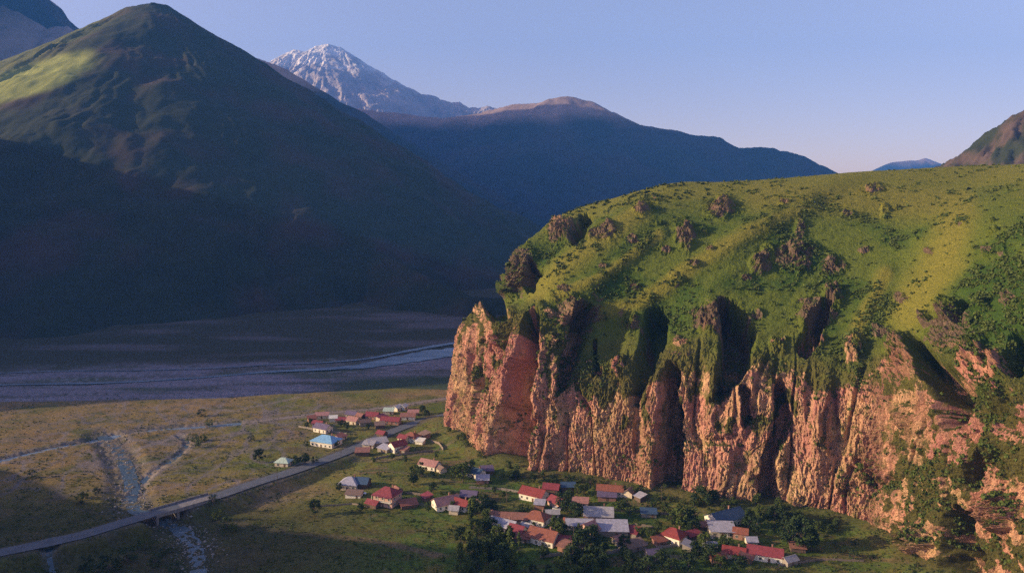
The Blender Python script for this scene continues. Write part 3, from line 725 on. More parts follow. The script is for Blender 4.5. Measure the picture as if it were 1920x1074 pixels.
B1 = ridge_pts([(560, 190, 4900), (700, 205, 4800), (830, 222, 4700), (900, 212, 4650), (960, 196, 4600), (1000, 194, 4550), (1030, 184, 4500), (1062, 181, 4500), (1110, 190, 4480), (1150, 210, 4450), (1180, 232, 4430), (1240, 241, 4400),
               (1300, 253, 4400), (1345, 257, 4380), (1385, 277, 4350), (1450, 276, 4300), (1500, 290, 4250), (1540, 309, 4230), (1582, 330, 4200), (1700, 390, 4150)])
B2 = ridge_pts([(1062, 181, 4500), (1020, 260, 4100), (960, 330, 3700)]); B3 = ridge_pts([(1240, 241, 4400), (1260, 300, 4000)])
mountain("far_mountain", [(B1, .55), (B2, .6), (B3, .6)], -2200, 3400, 3100, 6000, 560, 320, .55, 90, m_far, col_far, gscale=330)
S1 = ridge_pts([(420, 190, 7800), (515, 118, 7700), (535, 100, 7600), (555, 93, 7600), (575, 98, 7600), (592, 87, 7600), (615, 83, 7600), (638, 89, 7600), (660, 108, 7550), (690, 142, 7500), (715, 152, 7500), (745, 157, 7450), (765, 164, 7450), (790, 176, 7400),
                (815, 180, 7400), (835, 190, 7350), (862, 193, 7300), (885, 203, 7300), (910, 199, 7250), (940, 206, 7200), (1000, 220, 7200), (1100, 250, 7200)])
mountain("snow_mountain", [(S1, .62), (ridge_pts([(615, 83, 7600), (640, 160, 7000)]), .7), (ridge_pts([(745, 157, 7450), (770, 210, 6900)]), .65)], -3600, 1800, 6100, 9000, 700, 380, .6, 230, m_snow, col_snow, gscale=300)
F1 = ridge_pts([(-500, -160, 4200), (-200, -60, 4000), (-60, -10, 3900), (5, 10, 3800), (30, 20, 3800), (60, 38, 3780), (84, 55, 3760), (100, 50, 3760), (116, 50, 3760), (134, 66, 3740), (220, 140, 3700)])
mountain("left_mountain", [(F1, .62)], -5500, -1200, 2600, 5600, 360, 260, .62, 80, m_far, col_far, gscale=300)
G1 = ridge_pts([(1745, 318, 1500), (1770, 306, 1460), (1800, 290, 1430), (1822, 275, 1400), (1850, 266, 1390), (1868, 246, 1380), (1885, 232, 1370), (1900, 215, 1370), (1920, 205, 1360), (1960, 190, 1360), (2100, 150, 1350), (2400, 100, 1400)])
def col_crag(X, Y, H):
    n = fbm(X / 40, Y / 40, H / 40, 4)
    return mixc(np.zeros(X.shape + (3,)) + (0.035, 0.042, 0.020), (0.10, 0.07, 0.055), sstep(-0.1, 0.3, n + 0.1))
mountain("crag_terrain", [(G1, 0.9)], 600, 2600, 1100, 1800, 420, 260, .9, 90, m_near, col_crag, base=60, gscale=60)
H1 = ridge_pts([(1560, 345, 9500), (1625, 322, 9400), (1660, 315, 9300), (1672, 304, 9300), (1700, 301, 9300), (1718, 300, 9300), (1735, 296, 9300), (1755, 306, 9250), (1790, 330, 9200), (1900, 345, 9200)])
mountain("distant_hills", [(H1, 0.45)], 3000, 8200, 8000, 10400, 260, 120, .45, 70, m_far, col_far, gscale=400)
# hills beside the valley, outside the frame on the sunward side: they cast the shade on the river and the near fields
W1 = [(-3300, 2500, 1500), (-3300, 3000, 1850), (-3300, 3500, 2150), (-3300, 3900, 2000), (-3300, 4240, 1690), (-3300, 4500, 1560), (-3300, 4800, 1300)]
mountain("west_mountain", [(W1, .95)], -5400, -2300, 1500, 5600, 300, 300, .95, 40, m_far, col_far, gscale=300)
def side_hill(name, ctrl, sl, x0, x1, y0, y1, amp=14, gs=70):
    mountain(name, [(ctrl, sl)], x0, x1, y0, y1, 200, 200, sl, amp, m_near, col_near, gscale=gs)
side_hill("valley_hill", [(-1120, 1300, 330), (-1060, 1000, 352), (-970, 790, 355), (-940, 695, 340), (-920, 640, 318), (-915, 600, 300)], 1.3, -1700, -520, 150, 1500)
side_hill("near_hill", [(-600, -200, 185), (-500, 60, 190), (-480, 220, 184), (-478, 244, 138), (-478, 306, 98), (-478, 388, 62)], 0.9, -1000, -250, -300, 420)


# ------------------------------------------------------------------ houses
def roof_mat(name, c): return simple_mat(name, c, 0.28, 0.9, 0.6, 0.3)
RM = dict(red=roof_mat("red_sheet_roof", (0.22, 0.042, 0.038)), dark=roof_mat("dark_red_roof", (0.22, 0.045, 0.055)), orange=roof_mat("orange_roof", (0.24, 0.085, 0.055)),
          rust=roof_mat("rusty_roof", (0.26, 0.12, 0.09)), grey=roof_mat("grey_sheet_roof", (0.34, 0.32, 0.34)), lilac=roof_mat("pale_zinc_roof", (0.34, 0.33, 0.40)),
          blue=roof_mat("pale_blue_roof", (0.20, 0.40, 0.62)), navy=roof_mat("dark_blue_roof", (0.05, 0.09, 0.16)), pink=roof_mat("faded_pink_roof", (0.36, 0.18, 0.16)),
          purple=roof_mat("purple_roof", (0.13, 0.10, 0.17)), white=roof_mat("pale_roof", (0.62, 0.60, 0.56)), brown=roof_mat("brown_roof", (0.20, 0.13, 0.10)), mint=roof_mat("pale_green_roof", (0.42, 0.52, 0.44)))
WM = dict(white=simple_mat("whitewash", (0.78, 0.72, 0.62), 0.12, 1.2, streak=True), cream=simple_mat("cream_plaster", (0.62, 0.52, 0.40), 0.18, 1.2, streak=True),
          brick=simple_mat("brick_wall", (0.36, 0.19, 0.14), 0.25, 2.0), stone=simple_mat("field_stone", (0.28, 0.24, 0.21), 0.35, 1.5), wood=simple_mat("dark_boards", (0.13, 0.09, 0.07), 0.3, 2.0, streak=True),
          pink=simple_mat("pink_plaster", (0.55, 0.34, 0.28), 0.15, 1.2))
glass, nt, b = mat_new("window_glass", 0.15, 0.6); b.inputs["Base Color"].default_value = (0.03, 0.035, 0.045, 1)
trim = simple_mat("painted_trim", (0.68, 0.65, 0.58), 0.1, 2.0)
doorm = simple_mat("painted_door", (0.16, 0.09, 0.06), 0.2, 2.0)
chim = simple_mat("chimney_brick", (0.30, 0.16, 0.12), 0.3, 3.0)
HOUSES = []
def window(x, y, z, w, h, axis, sgn, parent):
    m = MB(); g = MB(); f = 0.09
    def bx(M, a0, a1, d0, d1, z0, z1):
        if axis == 'y': M.box(a0, a1, *sorted((y + sgn * d0, y + sgn * d1)), z0, z1)
        else: M.box(*sorted((x + sgn * d0, x + sgn * d1)), a0, a1, z0, z1)
    c = x if axis == 'y' else y
    bx(m, c - w / 2 - f, c - w / 2, -0.02, 0.07, z - f, z + h + f); bx(m, c + w / 2, c + w / 2 + f, -0.02, 0.07, z - f, z + h + f)
    bx(m, c - w / 2, c + w / 2, -0.02, 0.07, z + h, z + h + f); bx(m, c - w / 2, c + w / 2, -0.02, 0.09, z - f, z)
    bx(m, c - 0.03, c + 0.03, 0.032, 0.06, z, z + h)
    o = m.build("window", trim, parent)
    bx(g, c - w / 2, c + w / 2, -0.01, 0.03, z, z + h); g.build("pane", glass, o)
def house(px, py, L, D, H, rz, kind, roof, wall, label, cat="house", name=None, storeys=1, chimney=True, porch=False, ew=None, pitch=0.62):
    g = ground_at(px, py, -0.25)
    o = empty(name or ("house" if cat == "house" else cat.replace(' ', '_')), g, math.radians(rz)); tag(o, label, cat)
    HOUSES.append((px, py, label))
    m = MB(); m.box(-L / 2, L / 2, -D / 2, D / 2, -1.5, H)
    rh = pitch * D / 2; ov = 0.55
    if kind == 'gable':
        for s in (-1, 1): m.poly([(s * L / 2, -D / 2, H), (s * L / 2, D / 2, H), (s * L / 2, 0, H + rh)][::s])
    if kind == 'mono': 
        rh = 0.22 * D
        m.poly([(-L / 2, D / 2, H), (L / 2, D / 2, H), (L / 2, D / 2, H + rh), (-L / 2, D / 2, H + rh)])
        for s in (-1, 1): m.poly([(s * L / 2, -D / 2, H), (s * L / 2, D / 2, H), (s * L / 2, D / 2, H + rh)][::s])
    m.build("wall", WM[wall], o)
    r = MB(); t = 0.16; x0 = L / 2 + ov; y0 = D / 2 + ov; e = H - ov * rh / (D / 2) + 0.06
    def slab(P):
        P = [Vector(p) for p in P]; k = len(P); n = len(r.v)
        r.v += [tuple(p) for p in P] + [tuple(p + Vector((0, 0, t))) for p in P]
        r.f.append(tuple(n + k - 1 - i for i in range(k))); r.f.append(tuple(n + k + i for i in range(k)))
        for i in range(k): j = (i + 1) % k; r.f.append((n + i, n + j, n + k + j, n + k + i))
    if kind == 'gable':
        slab([(-x0, -y0, e), (x0, -y0, e), (x0, 0, H + rh + .06), (-x0, 0, H + rh + .06)])
        slab([(-x0, 0.004, H + rh + .06), (x0, 0.004, H + rh + .06), (x0, y0, e), (-x0, y0, e)])
    elif kind == 'hip':
        k = max(0.0, L / 2 - D / 2 * 0.9); top = H + rh + .06
        slab([(-x0, -y0, e), (x0, -y0, e), (k + .001, 0, top), (-k - .001, 0, top)]); slab([(x0, y0, e), (-x0, y0, e), (-k - .001, .003, top), (k + .001, .003, top)])
        slab([(x0, -y0 + .003, e), (x0, y0 - .003, e), (k + .004, 0.001, top)]); slab([(-x0, y0 - .003, e), (-x0, -y0 + .003, e), (-k - .004, 0.001, top)])
    else:
        e2 = H - ov * 0.22 + .06; top = H + rh + ov * 0.22 + .06
        slab([(-x0, -y0, e2), (x0, -y0, e2), (x0, y0, top), (-x0, y0, top)])
    ro = r.build("roof", RM[roof], o)
    if L > 4:
        rb = MB()
        if kind == 'gable': rb.box(-x0, x0, -0.12, 0.13, H + rh + .13, H + rh + .26)
        if rb.v: rb.build("ridge_cap", RM[roof], ro)
    if chimney and kind != 'mono' and L > 8:
        c = MB(); cx = L * 0.2; c.box(cx - .3, cx + .3, D * .12, D * .12 + .6, H, H + rh + 0.9); c.box(cx - .38, cx + .38, D * .12 - .08, D * .12 + .68, H + rh + .9, H + rh + 1.02); c.build("chimney", chim, ro)
    for st in range(storeys):
        z = 0.95 + st * 2.8
        n = max(1, int(L / 3.0))
        for i in range(n):
            x = (i + 0.5) * L / n - L / 2
            if st == 0 and i == n // 2 and L > 5:
                d = MB(); d.box(x - .5, x + .5, -D / 2 - .06, -D / 2 + .02, -0.1, 2.1); do = d.build("door", doorm, o)
                k = MB(); k.box(x + .32, x + .4, -D / 2 - .12, -D / 2 - .06, 1.0, 1.1); k.build("handle", trim, do)
            elif cat == "house": window(x, -D / 2, z, 0.95, 1.15, 'y', -1, o)
        if cat == "house" and D > 5:
            for i in range(2):
                y = (i - 0.5) * D * 0.5
                window(-L / 2, y, z, 0.95, 1.15, 'x', -1, o); window(L / 2, y, z, 0.95, 1.15, 'x', 1, o)
    if porch:
        p = MB(); p.box(-L / 2, L / 2, -D / 2 - 1.6, -D / 2 - .003, H - 2.9 if storeys > 1 else -0.9, H - 2.75 if storeys > 1 else 0.1); p.build("porch_floor", trim, o)
        n = max(3, int(L / 2.4))
        for i in range(n):
            x = -L / 2 + .1 + (L - .2) * i / (n - 1); c = MB()
            c.box(x - .09, x + .09, -D / 2 - 1.55, -D / 2 - 1.37, 0 if storeys == 1 else H - 2.74, H - .05); c.build("column", trim, o)
        p = MB(); p.poly([(-L / 2 - .2, -D / 2 - 1.9, H - .15), (L / 2 + .2, -D / 2 - 1.9, H - .15), (L / 2 + .2, -D / 2 - .45, H + .02), (-L / 2 - .2, -D / 2 - .45, H + .02)])
        p.poly([(-L / 2 - .2, -D / 2 - .45, H - .06), (L / 2 + .2, -D / 2 - .45, H - .06), (L / 2 + .2, -D / 2 - 1.9, H - .23), (-L / 2 - .2, -D / 2 - 1.9, H - .23)])
        p.build("porch_roof", RM[roof], o)
    return o
H_ = house
# far hamlet by the road
H_(612, 834, 16, 11, 3.6, -22, 'hip', 'blue', 'white', "big white house with a wide pale blue hipped roof beside the road", pitch=.5)
H_(606, 809, 11, 7, 3.2, -30, 'gable', 'purple', 'white', "house with a dull purple roof and white gable just behind the blue-roofed house")
H_(597, 800, 7, 5, 2.8, -20, 'gable', 'dark', 'cream', "small dark red roofed cottage left of the hamlet, behind the purple-roofed house")
H_(625, 790, 5, 4, 2.8, 10, 'mono', 'white', 'white', "small square pale outbuilding at the top left of the hamlet", "shed", chimney=False)
H_(604, 784, 9, 4.5, 2.6, 8, 'mono', 'pink', 'cream', "long low pale shed along the upper lane at the hamlet's left end", "shed", chimney=False)
H_(663, 794, 8, 6, 3.0, -25, 'gable', 'pink', 'cream', "house with a faded pink roof and pale wall in the upper row of the hamlet")
H_(660, 782, 8, 5, 2.8, -20, 'gable', 'purple', 'stone', "small stone house with purple roof behind the faded pink roof")
H_(684, 797, 7, 5, 2.8, 20, 'gable', 'brown', 'stone', "small brown roofed stone house in the middle of the hamlet row")
H_(699, 785, 9, 6, 3.0, -15, 'gable', 'dark', 'brick', "brick house with a crimson roof in the middle of the upper hamlet")
H_(729, 776, 7, 5, 2.7, 0, 'mono', 'mint', 'cream', "small shed with a pale yellow-green roof at the upper lane", "shed", chimney=False)
H_(745, 770, 6, 5, 2.8, 60, 'gable', 'white', 'white', "little white gabled cottage at the far upper right of the hamlet")
H_(757, 768, 5, 4.5, 2.8, 70, 'gable', 'white', 'white', "smaller white gabled hut right of the little white gabled cottage")
H_(733, 794, 13, 6, 2.9, -12, 'gable', 'dark', 'brick', "long brick house with dark red roof by the road bend in the hamlet")
H_(765, 786, 10, 5, 2.6, 0, 'mono', 'rust', 'white', "long pale low barn right of the long dark red roofed house", "barn", chimney=False)
H_(712, 802, 6, 5, 2.5, 15, 'mono', 'brown', 'wood', "dark wooden shed in front of the long dark red roofed house", "shed", chimney=False)
H_(708, 835, 12, 6, 2.6, 25, 'mono', 'grey', 'stone', "long grey metal-roofed shed below the road left of the red gabled house", "shed", chimney=False)
H_(722, 846, 8, 5, 2.4, -35, 'mono', 'lilac', 'stone', "pale metal-roofed lean-to in front of the long grey metal-roofed shed", "shed", chimney=False)
H_(746, 845, 9, 7, 4.2, 40, 'gable', 'red', 'white', "white and pink house with a bright red gable roof below the road")
H_(772, 826, 9, 7, 3.4, -30, 'hip', 'orange', 'white', "house with an orange hipped roof right behind the bright red gable")
H_(757, 829, 6, 5, 3.4, -30, 'gable', 'dark', 'cream', "narrow dark red roofed house between the red gable and the orange roof")
H_(788, 832, 5, 4, 2.2, -20, 'mono', 'white', 'white', "tiny white shed right of the orange hipped roof", "shed", chimney=False)
H_(680, 852, 8, 5, 2.3, 5, 'mono', 'rust', 'wood', "low tan flat-roofed shed on the village side of the road", "shed", chimney=False)
H_(532, 873, 8, 6, 3.0, -10, 'hip', 'mint', 'cream', "small cream cottage with pale green roof alone on the far side of the road")
H_(806, 878, 11, 7, 3.0, -28, 'gable', 'pink', 'white', "white house with dusty pink roof halfway between road and cliff")
H_(893, 894, 9, 6, 3.4, -40, 'gable', 'navy', 'white', "white-fronted house with blue-grey roof at the foot of the big cliff cleft")
H_(914, 888, 6, 5, 2.6, 10, 'mono', 'purple', 'wood', "dark purple shed right of the blue-grey roofed house", "shed", chimney=False)
# middle village
H_(657, 914, 10, 9, 3.4, -10, 'hip', 'lilac', 'cream', "pale house with a greyish white hipped roof near the road", pitch=.6)
H_(680, 912, 7, 7, 3.0, -10, 'gable', 'navy', 'wood', "dark annexe with blue roof joined to the right of the pale hipped roof", "annexe", chimney=False)
H_(664, 932, 8, 4, 2.2, -8, 'mono', 'brown', 'white', "low white-walled hen house in front of the pale hipped house", "shed", chimney=False)
H_(727, 944, 11, 9, 6.0, -24, 'hip', 'dark', 'pink', "two-storey pink house with balcony columns and dark red roof", storeys=2, porch=True)
H_(766, 950, 8, 5, 1.9, 20, 'mono', 'orange', 'wood', "low open shed with flat orange roof beside the two-storey house", "shed", chimney=False)
H_(836, 950, 12, 8, 3.0, 28, 'gable', 'pink', 'white', "white house with a wide salmon roof half hidden by a tree")
H_(866, 953, 9, 6, 3.0, -35, 'gable', 'red', 'white', "house with bright crimson roof right of the salmon roof")
H_(880, 938, 8, 6, 3.4, -10, 'gable', 'purple', 'wood', "house with violet roof behind the bright crimson roof")
H_(1001, 935, 13, 8, 3.4, -32, 'gable', 'red', 'white', "long white-walled house with vivid red roof standing on the lawn near the cliff")
H_(1034, 922, 8, 6, 2.8, -15, 'gable', 'dark', 'wood', "dark wine-coloured shed behind the vivid red roofed house", "shed", chimney=False)
H_(1065, 918, 7, 5, 2.8, 0, 'gable', 'navy', 'wood', "small shed with blue roof close under the cliff foot", "shed", chimney=False)
H_(1144, 925, 13, 6, 2.8, -12, 'gable', 'orange', 'cream', "house with sunlit orange roof tight against the cliff foot")
H_(1138, 936, 9, 5, 2.4, -6, 'mono', 'purple', 'brick', "low brick barn with mauve roof in front of the sunlit orange roof", "barn", chimney=False)
H_(1045, 948, 8, 6, 2.8, -50, 'gable', 'dark', 'pink', "narrow dull red roofed cottage right below the vivid red roofed house")
H_(1122, 972, 13.5, 9, 3.2, -6, 'gable', 'grey', 'pink', "pink-walled house with a big plain grey roof in the centre of the village")
H_(1008, 980, 10, 8, 3.4, -28, 'hip', 'orange', 'white', "white house with orange-red hipped roof beside the brown barn")
H_(966, 978, 13, 6, 2.8, -6, 'gable', 'rust', 'stone', "long brown rusty roofed barn left of the orange-red hipped roof", "barn", chimney=False)
H_(944, 992, 13, 7, 3.0, -30, 'gable', 'lilac', 'cream', "long slanting house with grey metal roof at the edge of the tree grove")
H_(970, 1004, 7, 7, 3.0, -30, 'gable', 'dark', 'white', "small dark red roofed end house joining the slanting grey metal roof")
H_(1020, 1016, 13, 9, 3.4, -30, 'gable', 'orange', 'white', "large white house with wide tawny orange roof low in the village")
H_(1046, 1020, 11, 5, 2.6, -5, 'gable', 'dark', 'pink', "low annexe with raspberry roof at the right end of the wide tawny roof", "annexe", chimney=False)
H_(1086, 990, 12, 6, 2.8, -4, 'gable', 'lilac', 'stone', "stone house with pale blue-grey roof below the big plain grey roof")
H_(1104, 1004, 6, 8, 4.0, 40, 'gable', 'pink', 'pink', "narrow pink-red gabled house between two pale metal roofs")
H_(1148, 1000, 13.5, 8, 3.0, -3, 'mono', 'lilac', 'stone', "wide flat pale lilac metal-roofed building in the centre of the village", "building", chimney=False)
# right-hand village
H_(1360, 980, 17, 10, 3.6, 28, 'gable', 'navy', 'white', "large house with deep blue roof and bright white verge under the cliff", pitch=.55)
H_(1352, 1002, 11, 6, 3.6, -4, 'mono', 'lilac', 'cream', "columned cream porch house with mauve roof in front of the deep blue roof", "house", porch=True)
H_(1264, 1014, 9, 8, 3.6, -40, 'hip', 'red', 'white', "house with orange-red pyramid roof and pale wall among dark trees")
H_(1388, 1008, 6, 5, 3.2, -20, 'gable', 'orange', 'brick', "small orange arched-looking roof right of the columned porch house")
H_(1434, 1047, 14, 7, 3.2, -20, 'gable', 'dark', 'white', "long house with deep red roof and bright white wall at the village's right end")
H_(1376, 1043, 9, 6, 2.6, -20, 'gable', 'red', 'cream', "low red-roofed cottage left of the long deep red roof")
H_(1223, 1048, 5, 5, 3.0, 10, 'gable', 'purple', 'stone', "small plum-coloured shed between dark trees below the pyramid roof", "shed", chimney=False)
H_(1190, 1030, 9, 5, 2.4, 25, 'mono', 'brown', 'stone', "ruined brown stone shed right of the wide lilac building", "shed", chimney=False)
H_(1495, 1033, 6, 4, 2.3, -10, 'mono', 'rust', 'wood', "tiny rusty shed under the tall dark trees at the right", "shed", chimney=False)
H_(1216, 968, 7, 4, 2.4, -5, 'mono', 'navy', 'stone', "low dark blue roofed hut in the vegetable plots near the cliff", "hut", chimney=False)

def near_house(px, py, base=None):
    best = min(base or HOUSES, key=lambda h: (h[0] - px) ** 2 + ((h[1] - py) * 1.6) ** 2)
    dx, dy = px - best[0], py - best[1]
    if abs(dx) > abs(dy) * 1.3: rel = 'right of' if dx > 0 else 'left of'
    else: rel = 'in front of' if dy > 0 else 'behind'
    t = best[2]
    for w in (' beside the road', ' just behind', ' behind the', ' left of', ' right of', ' in front of', ' at the', ' between', ' below', ' under', ' tight', ' close', ' halfway', ' standing', ' along', ' near', ' half', ' joined', ' joining', ' by the', ' alone', ' right below', ' in the', ' on the', ' low in', ' among', ' beside', ' right behind'):
        i = t.find(w)
        if i > 8: t = t[:i]
    return rel + ' the ' + t
NAMED = list(HOUSES)
RW = dict(rust='rusty', dark='dark red', grey='grey', brown='brown', pink='faded pink', lilac='pale zinc', orange='tawny')
used = set()
for px, py in ((1180, 928), (1200, 936), (1088, 948), (1066, 985), (1036, 968), (930, 972), (990, 994), (1060, 1032), (1185, 1004), (1236, 1020), (1300, 1010), (1330, 1030), (1408, 1020), (1400, 1052), (1322, 992), (900, 950), (852, 962), (800, 938), (700, 950), (745, 925),
               (692, 838), (716, 818), (640, 792), (676, 785), (716, 788), (775, 778), (756, 848), (796, 820), (585, 790), (640, 824), (1160, 1020), (1115, 990), (1480, 1058), (1290, 1030), (1345, 1052), (1012, 952), (1030, 1004), (980, 1014), (828, 885), (905, 905)):
    rf = rnd.choice(list(RW)); wl = rnd.choice(('stone', 'wood', 'brick', 'cream')); L = rnd.uniform(4, 7.5)
    lab = ' '.join(("small %s roofed %s hut %s" % (RW[rf], {'stone': 'stone', 'wood': 'board', 'brick': 'brick', 'cream': 'plastered'}[wl], near_house(px, py, NAMED))).split()[:16])
    if lab in used: lab = 'second ' + lab; lab = ' '.join(lab.split()[:16])
    used.add(lab)
    H_(px, py, L, rnd.uniform(3.5, 5), rnd.uniform(2.1, 2.7), rnd.choice((-30, -10, 0, 25, 60, -55)), rnd.choice(('mono', 'gable')), rf, wl, lab, "hut", chimney=False)

# ------------------------------------------------------------------ trees
def leaf_mat(name, c, d):
    m, nt, b = mat_new(name, 0.8, 0.15)
    gi = nd(nt, "ShaderNodeNewGeometry"); oi = nd(nt, "ShaderNodeObjectInfo")
    col = mixrgb(nt, d, c, gi.outputs["Random Per Island"])
    col = mixrgb(nt, col, tuple(min(1, x * 1.5) for x in c), ramp(nt, oi.outputs["Random"], 0, 1, 0, 0.5))
    nt.links.new(col, b.inputs["Base Color"]); return m
leafA = leaf_mat("broad_leaves", (0.075, 0.10, 0.022), (0.030, 0.050, 0.014))
leafB = leaf_mat("dark_leaves", (0.035, 0.055, 0.018), (0.015, 0.028, 0.010))
leafC = leaf_mat("poplar_leaves", (0.11, 0.14, 0.035), (0.045, 0.07, 0.018))
bark = simple_mat("bark", (0.12, 0.09, 0.07), 0.3, 3.0)
def crown_mesh(name, kind, seed, n=1500):
    r = np.random.RandomState(seed)
    if kind == 'poplar': cl = 34; zc = r.uniform(0.18, 0.97, cl); rad = 0.13 * np.sin(np.clip((zc - .1) / .92, 0, 1) * np.pi) ** .6; cr = 0.055
    elif kind == 'bush': cl = 16; zc = r.uniform(0.15, 0.8, cl); rad = 0.42 * np.sqrt(np.clip(1 - ((zc - .3) / .6) ** 2, 0.1, 1)); cr = 0.17
    else: cl = 34; zc = r.uniform(0.28, 0.92, cl); rad = 0.36 * np.sqrt(np.clip(1 - ((zc - .56) / .42) ** 2, 0.05, 1)) * r.uniform(.75, 1.15, cl); cr = 0.11
    th = r.uniform(0, 2 * np.pi, cl); rr = rad * np.sqrt(r.uniform(0.15, 1, cl))
    cx = np.stack([rr * np.cos(th), rr * np.sin(th), zc], -1)
    k = r.randint(0, cl, n); d = r.normal(size=(n, 3)); d /= np.linalg.norm(d, axis=1)[:, None]
    c = cx[k] + d * (cr * r.uniform(.45, 1.1, n) * r.uniform(.7, 1.3, cl)[k])[:, None] * np.array([1, 1, 1.6 if kind == 'poplar' else .85])
    a = r.normal(size=(n, 3)); a /= np.linalg.norm(a, axis=1)[:, None]; b_ = np.cross(a, d + 1e-3); b_ /= np.linalg.norm(b_, axis=1)[:, None]
    s = r.uniform(.016, .036, n)[:, None] * (1.3 if kind == 'bush' else 1)
    V = np.stack([c - a * s, c + b_ * s, c + a * s, c - b_ * s], 1).reshape(-1, 3)
    V[:, 2] = np.maximum(V[:, 2], 0.0)
    F = np.arange(4 * n).reshape(n, 4)
    return raw_mesh(name, V.tolist(), F.tolist()), cx
def trunk_mesh(name, kind, cx, seed):
    r = random.Random(seed); m = MB(); h = 0.5 if kind != 'bush' else 0.2
    m.cone((0, 0, -0.05), (0.01, 0, h * .5), .028, .022, 6); m.cone((0.01, 0, h * .5), (0, 0.01, h + .15), .022, .012, 6)
    for c in cx[:9]:
        m.cone((0, 0, min(h * .7, c[2] * .6)), tuple(c), .012, .004, 5)
    return m.mesh(name)
PROT = {}
for kd, mt in (('round', leafA), ('dark', leafB), ('poplar', leafC), ('bush', leafA), ('scrub', leafB)):
    for v_ in range(3):
        shape = {'dark': 'round', 'scrub': 'bush'}.get(kd, kd)
        cm, cx = crown_mesh("crown", shape, 100 + v_ * 7 + len(kd), 1500 if shape != 'bush' else 500); cm.materials.append(mt)
        tm = trunk_mesh("trunk", shape, cx, v_); tm.materials.append(bark); PROT[kd, v_] = (cm, tm)
WORD = {'round': 'leafy green tree', 'dark': 'dark dense tree', 'poplar': 'slender upright poplar', 'bush': 'light green bush', 'scrub': 'dark low bush'}
LBL = {}
PLANTS = []
def plant(px, py, hpx, kd, label=None, wide=1.0):
    g = ground_at(px, py, -0.1); h = hpx * (g.y / FPX) * 1.03
    small = kd in ('bush', 'scrub')
    o = empty("shrub" if small else ("poplar_tree" if kd == 'poplar' else "tree"), g, rnd.uniform(0, 6.28))
    w = rnd.uniform(.9, 1.2) * wide; o.scale = (h * w, h * w, h)
    v_ = rnd.randrange(3); cm, tm = PROT[kd, v_]
    for nme, me in (("crown", cm), ("trunk", tm)):
        c = bpy.data.objects.new(nme, me); COL.objects.link(c); c.parent = o
    PLANTS.append((o, px, py, hpx, kd, label))
P_ = plant
P_(590, 968, 34, 'dark', "solitary dark round tree on the meadow below the pale hipped house", 1.0)
P_(486, 866, 26, 'dark', "solitary dark tree beside a hedge on the far side of the road")
P_(868, 905, 40, 'round'); P_(882, 893, 34, 'dark'); P_(855, 898, 28, 'round'); P_(790, 894, 30, 'round'); P_(775, 890, 22, 'round')
P_(556, 872, 20, 'dark'); P_(572, 870, 22, 'dark'); P_(590, 868, 16, 'scrub'); P_(543, 866, 14, 'scrub')
P_(1062, 962, 48, 'dark', "big dark tree left of the plain grey roof"); P_(1078, 975, 36, 'dark')
P_(1320, 942, 34, 'dark', "broad dark tree against the foot of the sunlit cliff", 1.5); P_(1338, 942, 24, 'dark'); P_(1303, 944, 22, 'dark')
P_(1377, 948, 20, 'round'); P_(1275, 990, 46, 'round'); P_(1292, 992, 40, 'dark'); P_(1258, 982, 30, 'round'); P_(1300, 1000, 30, 'dark')
P_(1500, 1030, 66, 'dark', "tall dark tree throwing a long shadow over the grass at the right"); P_(1520, 1032, 48, 'dark'); P_(1485, 1026, 52, 'dark'); P_(1470, 990, 44, 'dark'); P_(1452, 982, 40, 'dark'); P_(1425, 975, 30, 'round')
P_(1405, 990, 38, 'dark'); P_(1418, 1000, 36, 'dark'); P_(1535, 1000, 26, 'round'); P_(1362, 1030, 30, 'round'); P_(1322, 1030, 34, 'round'); P_(1305, 1048, 36, 'dark'); P_(1335, 1060, 44, 'dark'); P_(1350, 1076, 40, 'round'); P_(1385, 1078, 40, 'dark'); P_(1290, 1078, 46, 'dark')
for i in range(46):
    x = rnd.uniform(862, 985); y = rnd.uniform(975, 1095)
    if y < 1010 and x > 925: continue
    P_(x, y, rnd.uniform(20, 40) if y < 1040 else rnd.uniform(26, 50), rnd.choice(('poplar', 'poplar', 'round', 'round', 'dark', 'poplar')))
for i in range(26):
    x = rnd.uniform(980, 1200); y = rnd.uniform(1040, 1100)
    P_(x, y, rnd.uniform(20, 38), rnd.choice(('round', 'dark', 'dark')))
